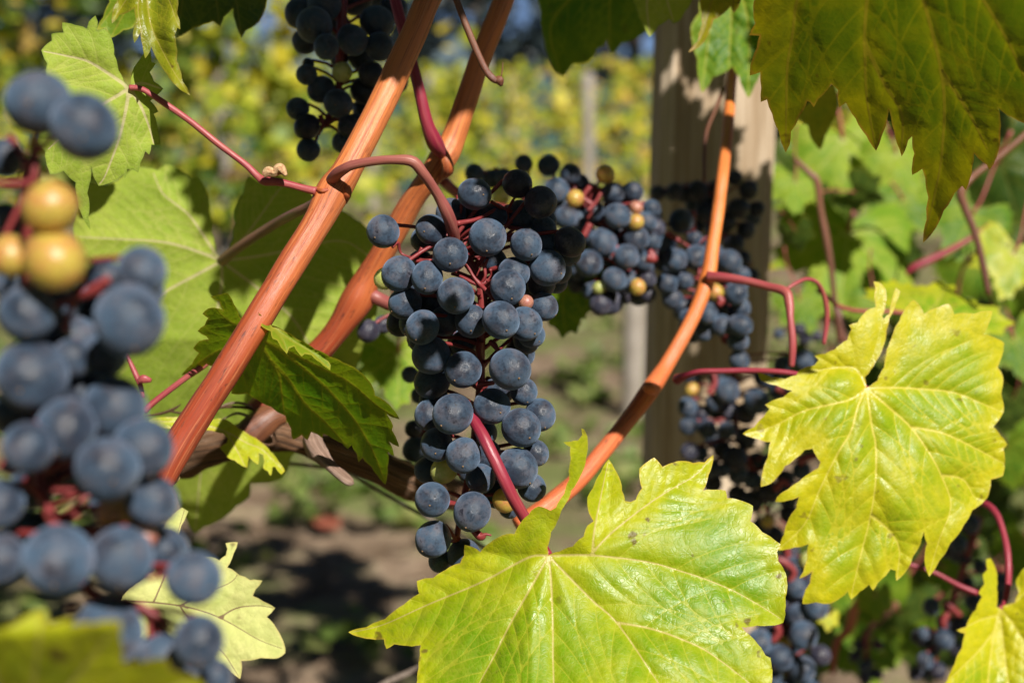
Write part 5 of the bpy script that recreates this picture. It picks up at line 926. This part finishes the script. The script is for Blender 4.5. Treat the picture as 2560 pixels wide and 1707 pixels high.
lowest = [('F', 527, 1040, 50, 4), ('F', 530, 1132, 52, 0), ('F', 620, 1220, 56, 0), ('F', 545, 1265, 62, 0), ('F', 562, 1350, 66, -6), ('F', 360, 1380, 60, 0), ('F', 455, 1452, 63, -4), ('F', 555, 1502, 62, -2), ('F', 420, 1535, 46, 4), ('F', 470, 1390, 36, 6, 'y'), ('F', 400, 1300, 50, 8, 'd'), ('F', 470, 1200, 50, 8, 'd'), ('F', 480, 1010, 46, 8, 'd'), ('F', 590, 1010, 44, 2, 'g'), ('F', 420, 1240, 46, 10, 'd'), ('F', 600, 1600, 54, 4), ('F', 490, 1600, 54, 6), ('F', 640, 1440, 50, 10, 'd'), ('F', 470, 1310, 46, 12, 'd'), ('F', 600, 1120, 44, 10, 'd'), ('F', 500, 960, 44, 10, 'd')]
bunch('blurred bunch at the bottom edge just right of the biggest sunlit leaf', .80, lowest, [('F', 480, 900, 6), ('F', 500, 1100, 8), ('F', 500, 1300, 10), ('F', 500, 1540, 10)], .0022, fill=8, seed=8,
      extra=[('F', [(440, 1000), (480, 1020), (520, 1060), (500, 1110)], -4, [16, 18, 14, 10]), ('F', [(440, 1300), (450, 1340), (420, 1380)], -4, [20, 16, 12])])
corner = [('U', 1035, 450, 66, 0), ('U', 945, 590, 62, 0), ('U', 1100, 750, 50, 0), ('U', 1050, 1000, 56, 0), ('U', 755, 1030, 62, 0), ('U', 840, 1260, 74, 0), ('U', 710, 1410, 60, 0), ('U', 700, 1220, 44, 2), ('U', 880, 1030, 50, 10, 'd'), ('U', 960, 1150, 56, 8, 'd'), ('U', 900, 500, 50, 10, 'd'), ('U', 870, 640, 50, 10, 'd'), ('U', 990, 700, 50, 10, 'd'), ('U', 1250, 860, 66, 4), ('U', 1250, 960, 60, 8, 'd'), ('U', 840, 1140, 52, 10, 'd'), ('U', 770, 1330, 52, 10, 'd'), ('U', 930, 1330, 52, 10, 'd'), ('U', 660, 1240, 50, 14, 'd'), ('U', 1010, 860, 46, 12, 'd'), ('U', 800, 1480, 60, 10, 'd'), ('U', 640, 1500, 46, 12, 'd')]
bunch('dark blurred bunch behind the lower corner leaf, pink stems showing', .86, corner, [('U', 1100, 400, 6), ('U', 1000, 700, 8), ('U', 900, 1000, 8), ('U', 820, 1300, 8)], .0024, fill=6, seed=9,
      extra=[('U', [(960, 1090), (890, 1030), (850, 1000)], -8, [24, 28, 18]), ('U', [(880, 1060), (840, 1130), (850, 1180)], -6, [22, 26, 16]), ('U', [(960, 900), (1000, 930), (1050, 920)], -6, [22, 20, 16])])
far1 = [('U', 285, 1450, 44, 0), ('U', 220, 1380, 44, 6, 'd'), ('U', 340, 1400, 44, 6, 'd'), ('U', 290, 1530, 46, 4, 'd'), ('U', 380, 1300, 42, 8, 'd'), ('U', 250, 1300, 40, 8, 'd'), ('U', 370, 1500, 44, 8, 'd')]
bunch('small dark blurred bunch at the bottom edge below the orange stub', 1.05, far1, [('U', 300, 1200, 4), ('U', 300, 1500, 6)], .002, seed=10)
far2 = [('V', 845, 760, 27, 0, 'd'), ('V', 942, 860, 21, 2), ('V', 962, 908, 19, 6), ('V', 950, 985, 22, -2, 's'), ('V', 952, 1032, 28, 4), ('V', 985, 960, 22, 8), ('V', 990, 890, 24, 10), ('V', 975, 1070, 22, 8), ('V', 880, 745, 22, 8, 'd'), ('V', 990, 1010, 24, 10)]
bunch('few dark berries peeping out left of the sharp central bunch', .62, far2, [('V', 900, 700, 6), ('V', 960, 800, 10), ('V', 975, 1000, 10)], .0018, seed=11)
far3 = [('C', 545, 1500, 34, 0, 'd'), ('C', 590, 1480, 30, 2), ('C', 570, 1540, 34, 2, 'd'), ('C', 450, 1520, 26, 0), ('C', 1200, 1180, 28, 0), ('C', 620, 1530, 30, 4, 'd')]
bunch('tiny blurred berries behind the forked pink stalk right of the post', 1.0, far3[:4]+far3[5:], [('C', 560, 1440, 4), ('C', 570, 1560, 6)], .002, seed=12)

# ------------------------------------------------------------------ unseen leaves added out of frame to block sun and sky
def sun_shade(view, x, y, d, t, size, kind='leaf_gr', i=0, spin=0, dx=0, dy=0):
    """an unseen leaf added on the way from a shaded spot to the sun, t metres up the ray"""
    (X, Y), = PX(view, [(x, y)]); p = P(X, Y, d)+S_W*t
    v = p-camo.location; dep = v.dot(FWD); px = FW/2+v.x/dep*F; py = FH/2-v.dot(UPC)/dep*F
    r_ = size*.075/dep*F if dep > 0 else 0
    if dep > .05 and -r_ < px < FW+r_ and py > -r_*.9: print('CANOPY LEAF IN FRAME', view, x, y, t, round(px), round(py), round(r_))
    return (p, size, kind, i, spin)
shades = []
for args in [
    ('V', 760, 60, .60, .36, 1.1), ('V', 740, 200, .60, .40, 1.0), ('V', 830, 180, .61, .38, .8), ('V', 700, 40, .60, .38, 1.0), ('V', 800, 130, .60, .42, 1.0), ('V', 850, 60, .60, .39, .9), ('V', 720, 300, .60, .45, .75),
    ('B', 1050, 60, .66, .40, 1.1), ('B', 1250, 100, .66, .42, .9), ('V', 1515, 10, .9, .4, .75), ('V', 1620, -30, .9, .4, .7), ('V', 1470, 200, .9, .34, .2), ('V', 1500, 370, .9, .36, .42), ('V', 1590, 420, .9, .36, .42), ('V', 1530, 560, .9, .42, .75), ('V', 1680, 560, .9, .42, .6), ('V', 1735, 440, .9, .36, .14), ('V', 1530, 740, .9, .48, .8), ('V', 1690, 740, .9, .5, .6), ('V', 1500, 940, .9, .55, .72), ('V', 1540, 1070, .9, .6, .45),
    ('V', 2050, 1330, 1.0, .65, 1.2), ('V', 2180, 1480, 1.0, .7, 1.2), ('V', 1960, 1520, 1.0, .7, 1.0), ('V', 2080, 1180, 1.0, .62, .7),
    ('V', 1620, 450, .78, .55, .45), ('V', 1720, 450, .78, .55, .3), ('V', 1690, 250, .66, .42, .35), ('V', 1130, 100, .57, .36, .6), ('B', 890, 850, .508, .22, .40), ('B', 1060, 1090, .512, .25, .34), ('V', 1800, 1060, .80, .55, .8), ('V', 1720, 1120, .8, .6, .7), ('E', 395, 150, .505, .26, .2), ('V', 905, 165, .52, .2, .12), ('V', 983, 48, .53, .2, .16)]:
    if args[-1] > 0: shades.append(sun_shade(*args, kind='leaf_dk', i=len(shades) % 4, spin=random.uniform(0, 6.28)))
def add_shade_leaves():
    """unseen leaves added above and behind the camera to block light, one mass"""
    rnd = random.Random(77); V = []; T = []; at = {k: [] for k in ('ed', 'vd1', 'vd2')}; lp = []; o = 0
    def put(p, size, kind, i, spin, n):
        nonlocal o
        me = gleaf('leaf_dk', i); m = len(me.vertices); a = np.empty(m*3, np.float32); me.vertices.foreach_get('co', a); a = a.reshape(-1, 3)*size
        z = Vector(n).normalized(); x = z.orthogonal().normalized(); y = z.cross(x); c, s_ = math.cos(spin), math.sin(spin); x, y = x*c+y*s_, y*c-x*s_
        V.append(a @ np.array([list(x), list(y), list(z)])+np.array(p)); T.extend(tuple(v+o for v in f.vertices) for f in me.polygons); o += m
        for k in at:
            b = np.empty(m, np.float32); me.attributes[k].data.foreach_get('value', b); at[k].append(b)
        b = np.empty(m*3, np.float32); me.attributes['lp'].data.foreach_get('vector', b); lp.append(b.reshape(-1, 3)+rnd.random())
    for (p, size, kind, i, spin) in shades:
        put(p, size, kind, i, spin, S_W+Vector((rnd.uniform(-.2, .2), rnd.uniform(-.2, .2), rnd.uniform(-.2, .2))))
        if size > .3: put(p+S_W*.04+Vector((rnd.uniform(-.01, .01), 0, rnd.uniform(-.01, .01))), size*.9, kind, (i+1) % 4, spin+2, S_W+Vector((.2, .1, 0)))
    n = 0
    def shades_picture(p, m):
        dep = (p-camo.location).dot(FWD)
        if dep > .04:
            v = p-camo.location; px = FW/2+v.x/dep*F; py = FH/2-v.dot(UPC)/dep*F; g = .085/dep*F
            if -g < px < FW+g and -g < py < FH+g: return True
        for d in (.25, .29, .34, .4, .47, .54, .61, .69, .78, .92, 1.06):
            s_ = (d-dep)/-S_W.dot(FWD)
            if s_ < 0: continue
            v = p-S_W*s_-camo.location; x_ = FW/2+v.x/d*F
            if d > .8 and x_ < 1850: continue
            px = FW/2+v.x/d*F; py = FH/2-v.dot(UPC)/d*F; g = m/d*F
            if -g < px < FW+g and -g < py < FH+g: return True
        return False
    while n < 800:  # unseen enclosure added against sky light, left open towards the sun
        p = Vector((rnd.uniform(-1.1, 1.1), rnd.uniform(-.7, 1.1), rnd.uniform(.75, 1.8)))
        if (p-camo.location).length < .17 or shades_picture(p, .07): continue
        put(p, rnd.uniform(.9, 1.3), '', rnd.randrange(4), rnd.uniform(0, 6.28), (rnd.uniform(-.7, .7), rnd.uniform(-1, .5), rnd.uniform(-.2, 1.0))); n += 1
    for _ in range(240):  # unseen row behind the camera, added to block the low sky
        put(Vector((rnd.uniform(-3, 3), rnd.uniform(-2.6, -2.1), rnd.uniform(.4, 2.0))), rnd.uniform(1.5, 2.2), '', rnd.randrange(4), rnd.uniform(0, 6.28), (rnd.uniform(-.7, .7), 1, rnd.uniform(-.3, 1.0)))
    for _ in range(380):
        y = rnd.uniform(1.05, 1.7); p = Vector((rnd.uniform(-1.3, .55), y, rnd.uniform(1.22+.14*(y-.9), 1.95)))
        put(p, rnd.uniform(.8, 1.2), '', rnd.randrange(4), rnd.uniform(0, 6.28), (rnd.uniform(-.6, .8), -1+rnd.uniform(-.5, .8), rnd.uniform(-.2, 1.0)))
    me = mesh_np('shade_leaves', np.vstack(V), T, [M['leaf_dk']], True, None, {**{k: np.concatenate(v) for k, v in at.items()}, 'lp': np.vstack(lp)})
    tag(link('shade_leaves', me), 'unseen added leaves blocking sun and sky above and behind the view', 'leaves', kind='stuff')
add_shade_leaves()
